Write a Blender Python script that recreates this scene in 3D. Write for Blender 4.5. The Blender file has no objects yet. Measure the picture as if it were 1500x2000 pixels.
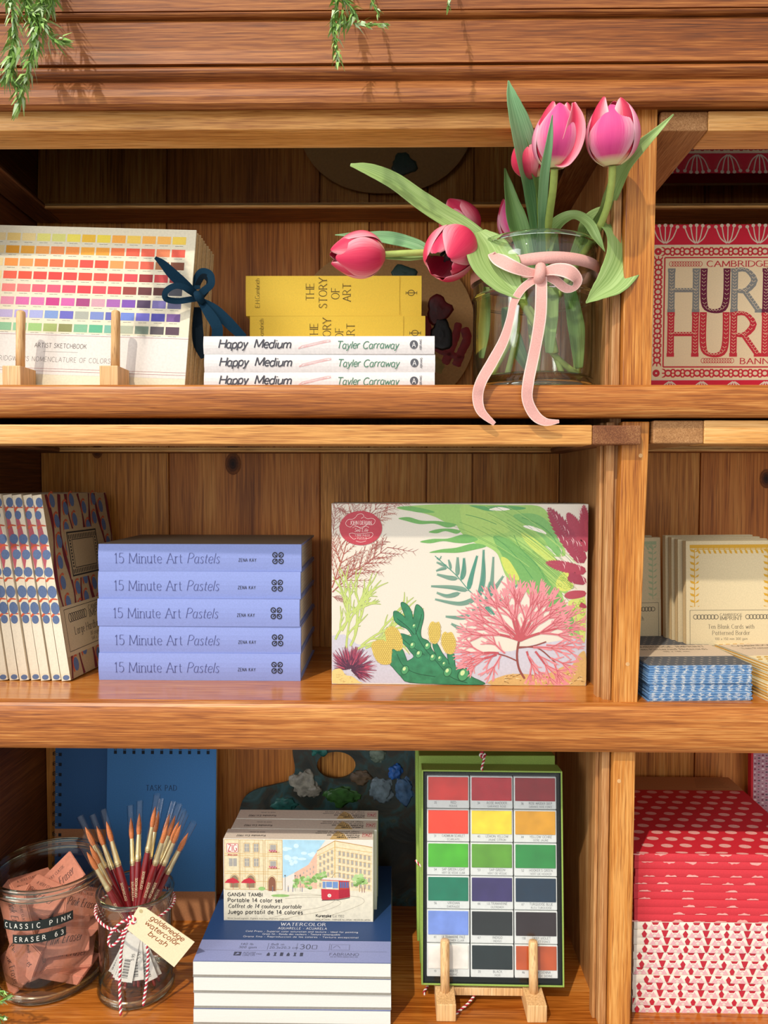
import bpy, bmesh, math, random
from mathutils import Vector, Matrix, Euler, noise
# ------------------------------------------------------------------ camera, world, sun, exposure
SC = bpy.context.scene
F = 1450.0; TILT = math.atan(60 / F); YAW = 0.0148; ROLL = 0.002; DIST = 0.771
cd = bpy.data.cameras.new('camera'); cam = bpy.data.objects.new('camera', cd)
SC.collection.objects.link(cam); SC.camera = cam
cd.sensor_fit = 'VERTICAL'; cd.sensor_height = 36.0; cd.sensor_width = 27.0
cd.lens = 36.0 * F / 2000; cd.clip_start = 0.01; cd.clip_end = 50
CR = Matrix.Rotation(YAW, 4, 'Z') @ Matrix.Rotation(math.pi / 2 - TILT, 4, 'X') @ Matrix.Rotation(ROLL, 4, 'Z')
cam.matrix_world = Matrix.Translation((0, -DIST, 0)) @ CR
C3 = CR.to_3x3()
def W(px, py, y):
    """world point (mm) seen at photo pixel px,py at depth y (mm) behind the bookcase front"""
    d = C3 @ Vector(((px - 750) / F, (1000 - py) / F, -1)); k = (y / 1000 + DIST) / d.y
    return Vector((d.x * k * 1000, y, d.z * k * 1000))
world = bpy.data.worlds.new('room_light'); SC.world = world; world.use_nodes = True
nt = world.node_tree; nt.nodes.clear()
wo = nt.nodes.new('ShaderNodeOutputWorld'); bg = nt.nodes.new('ShaderNodeBackground'); nt.links.new(bg.outputs[0], wo.inputs[0])
tc = nt.nodes.new('ShaderNodeTexCoord'); dt = nt.nodes.new('ShaderNodeVectorMath'); dt.operation = 'DOT_PRODUCT'
nt.links.new(tc.outputs['Generated'], dt.inputs[0]); dt.inputs[1].default_value = Vector((-0.35, -0.8, 0.42)).normalized()
rp = nt.nodes.new('ShaderNodeValToRGB'); nt.links.new(dt.outputs['Value'], rp.inputs[0])
rp.color_ramp.elements[0].position = 0.0; rp.color_ramp.elements[0].color = (0.62, 0.56, 0.50, 1)
rp.color_ramp.elements[1].position = 0.97; rp.color_ramp.elements[1].color = (1.45, 1.5, 1.55, 1)
e = rp.color_ramp.elements.new(0.6); e.color = (0.85, 0.83, 0.80, 1)
d2 = nt.nodes.new('ShaderNodeVectorMath'); d2.operation = 'DOT_PRODUCT'; nt.links.new(tc.outputs['Generated'], d2.inputs[0]); d2.inputs[1].default_value = Vector((-0.8, -0.75, 0.35)).normalized()
r2 = nt.nodes.new('ShaderNodeMapRange'); nt.links.new(d2.outputs['Value'], r2.inputs[0]); r2.inputs[1].default_value = .978; r2.inputs[2].default_value = .984; r2.inputs[3].default_value = 0; r2.inputs[4].default_value = 12
ad = nt.nodes.new('ShaderNodeMix'); ad.data_type = 'RGBA'; ad.blend_type = 'ADD'; ad.inputs[0].default_value = 1   # a bright window to the left
nt.links.new(rp.outputs[0], ad.inputs[6]); nt.links.new(r2.outputs[0], ad.inputs[7]); nt.links.new(ad.outputs[2], bg.inputs[0]); bg.inputs[1].default_value = 0.86
sd = bpy.data.lights.new('sun', 'SUN'); sd.energy = 2.5; sd.angle = math.radians(1.0); sd.color = (1.0, 0.90, 0.76)
sun = bpy.data.objects.new('sun', sd); SC.collection.objects.link(sun); sun.location = (-1, -2, 3)
sun.rotation_euler = Vector((0.55, 1.0, -1.4)).to_track_quat('-Z', 'Y').to_euler()
vs = SC.view_settings; vs.view_transform = 'Standard'; vs.look = 'None'; vs.gamma = 1.0; vs.use_curve_mapping = False; vs.exposure = -0.04
SC.cycles.transparent_max_bounces = 40; SC.cycles.max_bounces = 10
random.seed(5); R = random.Random(11)
# ------------------------------------------------------------------ materials
def lin(h):
    h = h.lstrip('#'); o = []
    for i in (0, 2, 4):
        c = int(h[i:i + 2], 16) / 255; o.append(c / 12.92 if c <= .04045 else ((c + .055) / 1.055) ** 2.4)
    return (*o, 1)
MATS = {}
def newmat(name):
    m = bpy.data.materials.new(name); m.use_nodes = True; n = m.node_tree.nodes; n.clear()
    o = n.new('ShaderNodeOutputMaterial'); return m, n, m.node_tree.links, o
def paint(h, rough=.6, var=.06, scale=400, metal=0, spec=.35, bump=0, coat=0):
    """card, ink, cloth, metal: one colour with a fine procedural mottling"""
    key = ('paint', h, rough, var, scale, metal, bump, coat)
    if key in MATS: return MATS[key]
    m, n, L, o = newmat('ink_' + h); b = n.new('ShaderNodeBsdfPrincipled'); L.new(b.outputs[0], o.inputs[0])
    c = lin(h); b.inputs['Roughness'].default_value = rough; b.inputs['Metallic'].default_value = metal
    b.inputs['Specular IOR Level'].default_value = spec; b.inputs['Coat Weight'].default_value = coat
    t = n.new('ShaderNodeTexCoord'); z = n.new('ShaderNodeTexNoise'); L.new(t.outputs['Object'], z.inputs['Vector'])
    z.inputs['Scale'].default_value = scale; z.inputs['Detail'].default_value = 3
    r = n.new('ShaderNodeValToRGB'); L.new(z.outputs['Fac'], r.inputs[0])
    r.color_ramp.elements[0].position = .3; r.color_ramp.elements[1].position = .7
    r.color_ramp.elements[0].color = (*[x * (1 - var) for x in c[:3]], 1); r.color_ramp.elements[1].color = (*[min(1, x * (1 + var)) for x in c[:3]], 1)
    L.new(r.outputs[0], b.inputs['Base Color'])
    if bump:
        bp = n.new('ShaderNodeBump'); bp.inputs['Strength'].default_value = bump; bp.inputs['Distance'].default_value = .0004
        L.new(z.outputs['Fac'], bp.inputs['Height']); L.new(bp.outputs[0], b.inputs['Normal'])
    MATS[key] = m; return m
def wood(name, dark, mid, light, axis='X', rough=.42, fine=1.0, seed=0.0, bump=.25, coat=.0):
    key = ('wood', name)
    if key in MATS: return MATS[key]
    m, n, L, o = newmat(name); b = n.new('ShaderNodeBsdfPrincipled'); L.new(b.outputs[0], o.inputs[0])
    t = n.new('ShaderNodeTexCoord')
    def noise(al, ac, sc, det, dist=0.0, off=0):
        mp = n.new('ShaderNodeMapping'); L.new(t.outputs['Object'], mp.inputs[0])
        mp.inputs['Scale'].default_value = {'X': (al, ac, ac), 'Z': (ac, ac, al), 'Y': (ac, al, ac)}[axis]
        mp.inputs['Location'].default_value = (seed + off, seed * 1.7, seed * .6)
        z = n.new('ShaderNodeTexNoise'); L.new(mp.outputs[0], z.inputs['Vector']); z.inputs['Scale'].default_value = sc
        z.inputs['Detail'].default_value = det; z.inputs['Distortion'].default_value = dist; return z
    broad = noise(1.4, 18, 1, 4, .6); grain = noise(18 * fine, 620 * fine, 1, 6, .3, 3); pore = noise(34 * fine, 1300 * fine, 1, 2, 0, 7)
    mx = n.new('ShaderNodeMix'); mx.data_type = 'FLOAT'; mx.inputs[0].default_value = .55
    L.new(broad.outputs['Fac'], mx.inputs[2]); L.new(grain.outputs['Fac'], mx.inputs[3])
    r = n.new('ShaderNodeValToRGB'); L.new(mx.outputs[0], r.inputs[0]); r.color_ramp.elements[0].position = .32; r.color_ramp.elements[0].color = lin(dark)
    r.color_ramp.elements[1].position = .68; r.color_ramp.elements[1].color = lin(light); e = r.color_ramp.elements.new(.5); e.color = lin(mid)
    pr = n.new('ShaderNodeValToRGB'); L.new(pore.outputs['Fac'], pr.inputs[0]); pr.color_ramp.elements[0].position = .33; pr.color_ramp.elements[0].color = (.55, .45, .4, 1)
    pr.color_ramp.elements[1].position = .46; pr.color_ramp.elements[1].color = (1, 1, 1, 1)
    mu = n.new('ShaderNodeMix'); mu.data_type = 'RGBA'; mu.blend_type = 'MULTIPLY'; mu.inputs[0].default_value = .8
    L.new(r.outputs[0], mu.inputs[6]); L.new(pr.outputs[0], mu.inputs[7]); L.new(mu.outputs[2], b.inputs['Base Color'])
    b.inputs['Roughness'].default_value = rough; b.inputs['Specular IOR Level'].default_value = .4; b.inputs['Coat Weight'].default_value = coat; b.inputs['Coat Roughness'].default_value = .2
    bp = n.new('ShaderNodeBump'); bp.inputs['Strength'].default_value = bump; bp.inputs['Distance'].default_value = .0006
    L.new(grain.outputs['Fac'], bp.inputs['Height']); L.new(bp.outputs[0], b.inputs['Normal'])
    MATS[key] = m; return m
def glass(name, tint='fdfefd', edge='8a958a', gl=.9, rough=.02):
    """thin clear glass: see-through straight on, mirror-like and darker at grazing angles"""
    key = ('glass', name)
    if key in MATS: return MATS[key]
    m, n, L, o = newmat(name); tr = n.new('ShaderNodeBsdfTransparent'); g = n.new('ShaderNodeBsdfGlossy'); g.inputs['Roughness'].default_value = rough
    lw = n.new('ShaderNodeLayerWeight'); lw.inputs['Blend'].default_value = .5
    r = n.new('ShaderNodeValToRGB'); L.new(lw.outputs['Facing'], r.inputs[0]); r.color_ramp.elements[0].position = .5; r.color_ramp.elements[0].color = lin(tint)
    r.color_ramp.elements[1].position = .97; r.color_ramp.elements[1].color = lin(edge); L.new(r.outputs[0], tr.inputs[0])
    pw = n.new('ShaderNodeMath'); pw.operation = 'POWER'; pw.inputs[1].default_value = 4.5; L.new(lw.outputs['Facing'], pw.inputs[0])
    ml = n.new('ShaderNodeMath'); ml.operation = 'MULTIPLY_ADD'; ml.inputs[1].default_value = gl * .9; ml.inputs[2].default_value = gl * .045; L.new(pw.outputs[0], ml.inputs[0])
    mx = n.new('ShaderNodeMixShader'); L.new(ml.outputs[0], mx.inputs[0]); L.new(tr.outputs[0], mx.inputs[1]); L.new(g.outputs[0], mx.inputs[2])
    L.new(mx.outputs[0], o.inputs[0]); MATS[key] = m; return m
# ------------------------------------------------------------------ mesh building (all builders work in millimetres)
def cr(pts, n=5, closed=False):
    """Catmull-Rom through the points"""
    P = [tuple(p) for p in pts]; N = len(P); out = []
    if N < 3: return P
    D = len(P[0])
    for i in range(N if closed else N - 1):
        a, b, c, d = (P[(i - 1) % N], P[i], P[(i + 1) % N], P[(i + 2) % N]) if closed else (P[max(i - 1, 0)], P[i], P[i + 1], P[min(i + 2, N - 1)])
        for k in range(n):
            t = k / n; out.append(tuple(.5 * (2 * b[j] + (c[j] - a[j]) * t + (2 * a[j] - 5 * b[j] + 4 * c[j] - d[j]) * t * t + (3 * b[j] - a[j] - 3 * c[j] + d[j]) * t ** 3) for j in range(D)))
    if not closed: out.append(P[-1])
    return out
class MB:
    def __init__(s): s.v = []; s.f = []; s.m = []; s.sm = []; s.mats = []; s.uv = {}
    def mi(s, m):
        if m not in s.mats: s.mats.append(m)
        return s.mats.index(m)
    def face(s, pts, m, sm=False):
        b = len(s.v); s.v += [tuple(p) for p in pts]; s.f.append(tuple(range(b, b + len(pts)))); s.m.append(s.mi(m)); s.sm.append(sm)
    def raw(s, vs, fs, m, sm=False):
        b = len(s.v); s.v += [tuple(p) for p in vs]; k = s.mi(m)
        for f in fs: s.f.append(tuple(i + b for i in f)); s.m.append(k); s.sm.append(sm)
    def bm(s, bm, m, sm=False, mx=None):
        if mx: bmesh.ops.transform(bm, matrix=mx, verts=bm.verts)
        bm.verts.index_update(); s.raw([v.co[:] for v in bm.verts], [[v.index for v in f.verts] for f in bm.faces], m, sm); bm.free()
    def box(s, x0, x1, y0, y1, z0, z1, m, bev=0, seg=2, mx=None):
        bm = bmesh.new(); bmesh.ops.create_cube(bm, size=1)
        bmesh.ops.scale(bm, vec=(x1 - x0, y1 - y0, z1 - z0), verts=bm.verts); bmesh.ops.translate(bm, vec=((x0 + x1) / 2, (y0 + y1) / 2, (z0 + z1) / 2), verts=bm.verts)
        if bev: bmesh.ops.bevel(bm, geom=bm.edges[:], offset=bev, segments=seg, affect='EDGES', profile=.5)
        s.bm(bm, m, False, mx); return s
    def prism(s, outline, fn, m, holes=None, sm=False):
        """outline: 2-D loop; fn(u, v, t) -> 3-D with t = 0 / 1 for the two faces"""
        N = len(outline); a = [fn(u, v, 0) for u, v in outline]; b = [fn(u, v, 1) for u, v in outline]
        s.face(a[::-1], m); s.face(b, m)
        for i in range(N): j = (i + 1) % N; s.face((a[i], a[j], b[j], b[i]), m, sm)
        return s
    def lathe(s, prof, m, n=48, c=(0, 0), sm=True, closed=False):
        vs = []; fs = []; K = len(prof)
        for i in range(n):
            a = 2 * math.pi * i / n
            for r, z in prof: vs.append((c[0] + r * math.cos(a), c[1] + r * math.sin(a), z))
        for i in range(n):
            j = (i + 1) % n
            for k in range(K if closed else K - 1): l = (k + 1) % K; fs.append((i * K + k, j * K + k, j * K + l, i * K + l))
        s.raw(vs, fs, m, sm); return s
    def tube(s, pts, rad, m, n=8, cap=True, sm=True):
        P = [Vector(p) for p in pts]; vs = []; fs = []; K = len(P); up = None
        for i, p in enumerate(P):
            d = (P[min(i + 1, K - 1)] - P[max(i - 1, 0)]).normalized()
            if up is None: up = d.orthogonal().normalized()
            up = (up - d * up.dot(d)).normalized(); w = d.cross(up); r = rad[i] if isinstance(rad, (list, tuple)) else rad
            for k in range(n): a = 2 * math.pi * k / n; vs.append(p + up * (r * math.cos(a)) + w * (r * math.sin(a)))
        for i in range(K - 1):
            for k in range(n): l = (k + 1) % n; fs.append((i * n + k, i * n + l, i * n + n + l, i * n + n + k))
        if cap: fs += [tuple(range(n))[::-1], tuple(range((K - 1) * n, K * n))]
        s.raw(vs, fs, m, sm); return s
    def strip(s, rows, m, sm=True, edge=None):
        """rows: list of equally long lists of points (a grid surface); keeps 0..1 coordinates in a UV map"""
        b = len(s.v); K = len(rows[0]); N = len(rows); k = s.mi(m)
        for i, r in enumerate(rows):
            for j, p in enumerate(r): s.uv[len(s.v)] = (j / (K - 1), i / (N - 1)); s.v.append(tuple(p))
        for i in range(N - 1):
            for j in range(K - 1): s.f.append((b + i * K + j, b + i * K + j + 1, b + i * K + K + j + 1, b + i * K + K + j)); s.m.append(s.mi(edge) if edge and j in (0, K - 2) else k); s.sm.append(sm)
        return s
    def build(s, name, parent=None, loc=(0, 0, 0), rot=(0, 0, 0), solid=0, sub=0):
        me = bpy.data.meshes.new(name); me.from_pydata([(x * .001, y * .001, z * .001) for x, y, z in s.v], [], s.f)
        for m in s.mats: me.materials.append(m)
        me.polygons.foreach_set('material_index', s.m); me.polygons.foreach_set('use_smooth', s.sm)
        if s.uv:
            ul = me.uv_layers.new(name='uv')
            for lp in me.loops: ul.data[lp.index].uv = s.uv.get(lp.vertex_index, (0, 0))
        me.update(); o = bpy.data.objects.new(name, me); SC.collection.objects.link(o)
        o.location = [c * .001 for c in loc]; o.rotation_euler = rot
        if parent is not None: o.parent = parent
        if solid: md = o.modifiers.new('thickness', 'SOLIDIFY'); md.thickness = solid * .001; md.offset = 0
        if sub: md = o.modifiers.new('smooth', 'SUBSURF'); md.levels = sub; md.render_levels = sub
        return o
def tag(o, label, cat, group=None, kind=None):
    o['label'] = label; o['category'] = cat
    if group: o['group'] = group
    if kind: o['kind'] = kind
    return o
def thing(name, label, cat, loc=(0, 0, 0), rot=(0, 0, 0), group=None):
    o = bpy.data.objects.new(name, None); SC.collection.objects.link(o); o.empty_display_size = .02
    o.location = [c * .001 for c in loc]; o.rotation_euler = rot; return tag(o, label, cat, group)
def dup(root, loc, rot, label):
    kids = {}
    for o in SC.objects:
        if o.parent: kids.setdefault(o.parent.name, []).append(o)
    def rec(o, par):
        c = o.copy(); SC.collection.objects.link(c)
        if par is not None: c.parent = par
        for k in kids.get(o.name, []): rec(k, c)
        return c
    r = rec(root, None); r.location = [c * .001 for c in loc]; r.rotation_euler = rot; r['label'] = label; return r
# ------------------------------------------------------------------ pen lettering
GL = {}
def _g(txt):
    for ln in txt.strip().split('\n'):
        c, w, st = ln.strip().split(' ', 2); GL[c] = (float(w), [x.strip() for x in st.split(';')])
_g('''A 7.4 L .2 0 3.7 10 7.2 0;L 1.5 3.6 5.9 3.6
B 6.4 L .6 0 .6 10;S .6 10 3.4 10 5.2 7.7 3.4 5.3 .6 5.3;S .6 5.3 4 5.3 5.9 2.7 4 0 .6 0
C 7.2 A 4 5 3.6 5.1 45 315
D 7.4 L .6 0 .6 10;S .6 10 3.5 9.9 6.8 7.4 6.8 2.6 3.5 .1 .6 0
E 6 L .6 0 .6 10;L .6 10 5.4 10;L .6 5.2 4.6 5.2;L .6 0 5.6 0
F 5.8 L .6 0 .6 10;L .6 10 5.4 10;L .6 5.2 4.6 5.2
G 7.7 A 4 5 3.6 5.1 45 335;L 7.2 1 7.2 4.4 4.8 4.4
H 7.4 L .6 0 .6 10;L 6.8 0 6.8 10;L .6 5.1 6.8 5.1
I 2.2 L 1.1 0 1.1 10
J 4.6 S 3.6 10 3.6 3 2.8 .2 .4 .4
K 7 L .6 0 .6 10;L 6.2 10 .6 4.2;L 2.6 6.2 6.6 0
L 5.7 L .6 10 .6 0;L .6 0 5.4 0
M 8.8 L .6 0 .9 10 4.4 1 7.9 10 8.2 0
N 7.6 L .6 0 .6 10 6.9 0 6.9 10
O 8 A 4 5 3.6 5.1 0 360
P 6.2 L .6 0 .6 10;S .6 10 3.6 10 5.7 7.4 3.6 4.8 .6 4.8
Q 8 A 4 5 3.6 5.1 0 360;L 4.5 2.5 7.5 -1
R 6.9 L .6 0 .6 10;S .6 10 3.4 10 5.4 7.5 3.4 5 .6 5;L 3 5 6.6 0
S 5.8 S 5 8.2 3.6 10 1.2 9.4 .9 7.4 2.8 5.6 4.9 4 4.9 1.2 2.9 -.1 .8 .8 .5 2
T 6.8 L 3.4 0 3.4 10;L .2 10 6.6 10
U 7.4 S .6 10 .6 3.4 1.4 .6 3.7 -.1 6 .6 6.8 3.4 6.8 10
V 7.2 L .2 10 3.6 0 7 10
W 10 L .2 10 2.7 0 5 9 7.3 0 9.8 10
X 7 L .4 0 6.6 10;L .4 10 6.6 0
Y 7 L .2 10 3.5 4.8 6.8 10;L 3.5 0 3.5 4.8
Z 6.6 L .6 10 6.2 10 .4 0 6.2 0
a 5.5 A 2.4 3.2 1.9 3.3 50 310;S 4.5 6.4 4.4 1.4 4.7 .1 5.5 .4
b 5.4 L .7 10 .7 0;A 2.8 3.2 2.1 3.3 -140 140
c 4.6 A 2.6 3.2 2.1 3.3 45 315
d 5.4 A 2.5 3.2 2.1 3.3 40 320;L 4.6 10 4.6 0
e 4.9 S .6 3.4 4.4 3.5 3.9 5.8 2.4 6.5 .8 5.3 .5 3 1.2 .8 2.8 -.1 4.4 1
f 3.6 S 3.6 9.6 2.4 10 1.6 8.6 1.5 6 1.5 0;L .2 6.2 3.2 6.2
g 5.2 A 2.5 3.2 2.1 3.3 40 320;S 4.5 6.4 4.5 -1 3.6 -3 1.8 -3.2 .5 -2.2
h 5.4 L .7 10 .7 0;S .7 4.6 2.2 6.3 3.9 6.1 4.6 4.4 4.6 0
i 2 L 1 6.4 1 0;L 1 8.6 1 9.4
j 2.2 S 1.3 6.4 1.3 -1.6 .8 -3 -.4 -3;L 1.3 8.6 1.3 9.4
k 5 L .7 10 .7 0;L 4.3 6.3 .8 2.8;L 2.1 4 4.6 0
l 2 L 1 10 1 0
m 8.2 L .7 6.4 .7 0;S .7 4.6 2 6.3 3.5 6 4.1 4.4 4.1 0;S 4.1 4.6 5.4 6.3 6.9 6 7.5 4.4 7.5 0
n 5.4 L .7 6.4 .7 0;S .7 4.6 2.2 6.3 3.9 6.1 4.6 4.4 4.6 0
o 5.2 A 2.6 3.2 2.1 3.3 0 360
p 5.4 L .7 6.4 .7 -3.2;A 2.8 3.2 2.1 3.3 -140 140
q 5.4 A 2.5 3.2 2.1 3.3 40 320;L 4.6 6.4 4.6 -3.2
r 3.8 L .7 6.4 .7 0;S .7 4.2 1.6 6 2.6 6.5 3.6 6.1
s 4.2 S 3.5 5.4 2.4 6.5 .9 6 .8 4.6 2.2 3.4 3.5 2 3.2 .4 1.8 -.1 .4 1
t 3.4 S 1.4 8.6 1.4 2 1.8 .2 3.2 .4;L .2 6.2 3.1 6.2
u 5.4 S .7 6.4 .7 1.8 1.6 .1 3.1 .2 4.6 1.8;L 4.6 6.4 4.6 0
v 4.8 L .3 6.4 2.4 0 4.5 6.4
w 7.2 L .3 6.4 1.9 0 3.6 5.6 5.3 0 6.9 6.4
x 4.8 L .4 0 4.4 6.4;L .4 6.4 4.4 0
y 4.8 L .4 6.4 2.5 .2;S 4.5 6.4 2.5 0 1.5 -2.6 .2 -3
z 4.6 L .5 6.3 4.1 6.3 .4 0 4.2 0
0 5.6 A 2.8 5 2.2 5.1 0 360
1 4 L 1 8 2.4 10 2.4 0
2 5.6 S .7 7.6 1.4 9.7 3.4 10 4.7 8 3.9 5.4 .6 0;L .6 0 5 0
3 5.6 S .6 8.6 2.4 10.1 4.6 8.6 4.2 6 2.2 5.3;S 2.2 5.3 4.8 4.6 5 1.6 2.8 -.1 .5 1.2
4 5.6 L 4 0 4 10 .3 3 5.4 3
5 5.6 L 4.8 10 1.2 10 1 5.6;S 1 5.6 3 6.3 4.9 4.8 4.9 1.6 2.7 -.1 .6 .9
6 5.6 S 4.4 9.6 2 8.4 .7 4.6 1 1.2 2.8 -.1 4.8 1.4 4.6 4.6 2.8 5.8 .8 3.6
7 5.4 L .5 10 5 10 1.8 0
8 5.6 A 2.8 7.5 1.9 2.5 0 360;A 2.8 2.5 2.2 2.6 0 360
9 5.6 S 4.9 6 4.6 8.8 2.8 10 .9 8.6 .8 5.8 2.6 4.6 4.8 6;S 4.9 6 4.7 3 3.6 .8 1.4 0
. 1.8 L .9 0 .9 .9
, 1.8 L 1 .8 .6 -1.4
' 1.6 L .8 10 .8 7.8
- 3.4 L .5 3.6 2.9 3.6
: 1.8 L .9 0 .9 .9;L .9 5 .9 5.9
& 7 S 6.4 4.6 4 .4 1.6 .2 .8 2.4 3.8 6.4 3.2 9.6 1.6 8.4 6.6 0
* 3 L 1.5 4 1.5 8;L 0 5 3 7;L 0 7 3 5''')
def glyph(ch):
    w, st = GL[ch]; out = []
    for s in st:
        q = s.split(); v = [float(x) for x in q[1:]]
        if q[0] == 'A':
            n = max(6, int(abs(v[5] - v[4]) / 24)); P = [(v[0] + v[2] * math.cos(math.radians(v[4] + (v[5] - v[4]) * i / n)), v[1] + v[3] * math.sin(math.radians(v[4] + (v[5] - v[4]) * i / n))) for i in range(n + 1)]; out.append((P, False))
        else:
            P = [(v[i], v[i + 1]) for i in range(0, len(v), 2)]; out.append((cr(P, 3) if q[0] == 'S' else P, True))
    return w, out
class Art:
    """flat printing on a face of the mesh builder mb: o origin, ux / uy one unit of the drawing (mm vectors), n outward normal"""
    def __init__(s, mb, o, ux, uy, n, base=.06):
        s.mb = mb; s.o = Vector(o); s.ux = Vector(ux); s.uy = Vector(uy); s.n = Vector(n); s.base = base
        s.k = s.ux.length; s.fl = 1; s.c = 0
    def p(s, u, v, l): return s.o + s.ux * u + s.uy * v + s.n * (s.base + l * .06 + s.c % 16 * .0006)
    def poly(s, pts, m, l=0):
        s.c += 1
        if isinstance(m, str): m = paint(m)
        s.mb.face([s.p(u, v, l) for u, v in pts], m)
    def rect(s, x0, y0, x1, y1, m, l=0): s.poly([(x0, y0), (x1, y0), (x1, y1), (x0, y1)], m, l)
    def frame(s, x0, y0, x1, y1, w, m, l=0):
        for a in ((x0, y0, x1, y0), (x1, y0, x1, y1), (x1, y1, x0, y1), (x0, y1, x0, y0)): s.line([a[:2], a[2:]], w, m, l)
    def ell(s, cx, cy, rx, ry, m, l=0, n=18, rot=0):
        c, q = math.cos(rot), math.sin(rot); P = []
        for i in range(n): a = 2 * math.pi * i / n; x, y = rx * math.cos(a), ry * math.sin(a); P.append((cx + x * c - y * q, cy + x * q + y * c))
        s.poly(P, m, l)
    def ring(s, cx, cy, rx, ry, w, m, l=0, n=24): s.line([(cx + rx * math.cos(2 * math.pi * i / n), cy + ry * math.sin(2 * math.pi * i / n)) for i in range(n + 1)], w, m, l)
    def line(s, pts, w, m, l=0):
        if isinstance(m, str): m = paint(m)
        N = len(pts)
        if N < 2: return
        ws = w if isinstance(w, (list, tuple)) else [w] * N
        runs = [[0]]
        for i in range(1, N):
            runs[-1].append(i)
            if i < N - 1:
                a = (pts[i][0] - pts[i - 1][0], pts[i][1] - pts[i - 1][1]); b = (pts[i + 1][0] - pts[i][0], pts[i + 1][1] - pts[i][1])
                la = math.hypot(*a) or 1; lb = math.hypot(*b) or 1
                if (a[0] * b[0] + a[1] * b[1]) / la / lb < .5: runs.append([i])
        for r in runs:
            vs = []; K = len(r); s.c += 1
            for q, i in enumerate(r):
                a = pts[r[max(q - 1, 0)]]; b = pts[r[min(q + 1, K - 1)]]; dx, dy = b[0] - a[0], b[1] - a[1]; d = math.hypot(dx, dy) or 1
                nx, ny = -dy / d * ws[i] / 2, dx / d * ws[i] / 2; vs += [s.p(pts[i][0] + nx, pts[i][1] + ny, l), s.p(pts[i][0] - nx, pts[i][1] - ny, l)]
            s.mb.raw(vs, [(2 * i, 2 * i + 1, 2 * i + 3, 2 * i + 2) for i in range(K - 1)], m)
    def width(s, t, h, sp=.12, sx=1): return sum((GL[c][0] if c in GL else 3.4) + sp * 10 for c in t) * h / 10 * sx - sp * h * sx
    def text(s, t, x, y, h, m, l=1, thick=.1, thin=None, serif=False, slant=0, sp=.12, align='l', rot=0, sx=1, wob=0, fit=0):
        """y is the baseline; thick / thin are pen widths as a share of the cap height"""
        if isinstance(m, str): m = paint(m)
        if fit: sx = fit / s.width(t, h, sp, 1)
        thin = thick if thin is None else thin; W_ = s.width(t, h, sp, sx); cx = {'l': 0, 'c': -W_ / 2, 'r': -W_}[align]; c, q = math.cos(rot), math.sin(rot); f = s.fl
        def T(a, b):
            a = a * sx + (b * slant); return (x + (cx + a) * c - b * q, y + f * ((cx + a) * q + b * c))
        cur = 0
        for ch in t:
            if ch not in GL: cur += 3.4 + sp * 10; continue
            w, st = glyph(ch); dy = R.uniform(-wob, wob)
            for P, ends in st:
                pts = [T((a + cur) * h / 10, (b + dy) * h / 10) for a, b in P]; N = len(P); ws = []
                for i in range(N):
                    a = P[max(i - 1, 0)]; b = P[min(i + 1, N - 1)]; an = math.atan2(b[1] - a[1], b[0] - a[0]); ws.append((thin + (thick - thin) * abs(math.sin(an + .25)) ** 1.4) * h)
                if N > 2 and thin != thick and all(abs(P[i][0] - P[i + 1][0]) + abs(P[i][1] - P[i + 1][1]) > 2 for i in range(N - 1)):
                    for i in range(N - 1):
                        an = math.atan2(P[i + 1][1] - P[i][1], P[i + 1][0] - P[i][0]); s.line(pts[i:i + 2], (thin + (thick - thin) * abs(math.sin(an + .25)) ** 1.4) * h, m, l)
                else: s.line(pts, ws, m, l)
                if serif and ends:
                    for i, j in ((0, 1), (N - 1, N - 2)):
                        a, b = P[i], P[j]
                        if abs(b[1] - a[1]) > 1.2 * abs(b[0] - a[0]) and min(abs(a[1]), abs(a[1] - 10), abs(a[1] - 6.4), abs(a[1] + 3.2)) < .05:
                            e = .95 if a[1] in (0, 10) else .8; s.line([T((a[0] + cur - e) * h / 10, (a[1] + dy) * h / 10), T((a[0] + cur + e) * h / 10, (a[1] + dy) * h / 10)], max(thin, .05) * h, m, l)
            cur += w + sp * 10
def front_art(mb, x0, z0, y=0, base=.06):   # millimetres on a face that looks towards the viewer
    return Art(mb, (x0, y, z0), (1, 0, 0), (0, 0, 1), (0, -1, 0), base)
def px_art(mb, pts, w, h, y=0, x0=0, z0=0, base=.06):
    """drawing in photo-like coordinates (y down): pts = (left, top, right, bottom) of the face w x h mm"""
    L_, T_, R_, B_ = pts; kx = w / (R_ - L_); kz = h / (B_ - T_)
    a = Art(mb, (x0 - L_ * kx, y, z0 + h + T_ * kz), (kx, 0, 0), (0, 0, -kz), (0, -1, 0), base); a.fl = -1; return a
# ------------------------------------------------------------------ bookcase
Z1, Z2, Z3 = 94.5, -230.0, -583.0          # tops of the three shelves; the front plane is y = 0
XL, XA, XB, XC, XD = -490, 224, 237, 950, 978
YB = 250
WX = wood('oak_along', '6c3410', 'ac662a', 'd49852', 'X', .36)
WXD = wood('oak_along_red', '3c1b09', '864817', 'b87638', 'X', .55, seed=3)
WXL = wood('oak_along_pale', 'a4642c', 'd69a52', 'eebb78', 'X', .4, seed=6)
WZ = wood('oak_upright', '8a4817', 'c07a31', 'e0a65c', 'Z', .38, seed=2)
WZR = wood('oak_upright_worn', '80491f', 'b07a45', 'cfa673', 'Z', .5, seed=9)
WB1 = wood('pine_back', '8a4e1a', 'cf8738', 'eab05e', 'Z', .5, .6, seed=4)
WB2 = wood('pine_back_ruddy', '824616', 'c57830', 'e39e4e', 'Z', .5, .5, seed=8)
WB3 = wood('pine_back_light', '9a5c20', 'd99442', 'efb86c', 'Z', .5, .8, seed=5)
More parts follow.
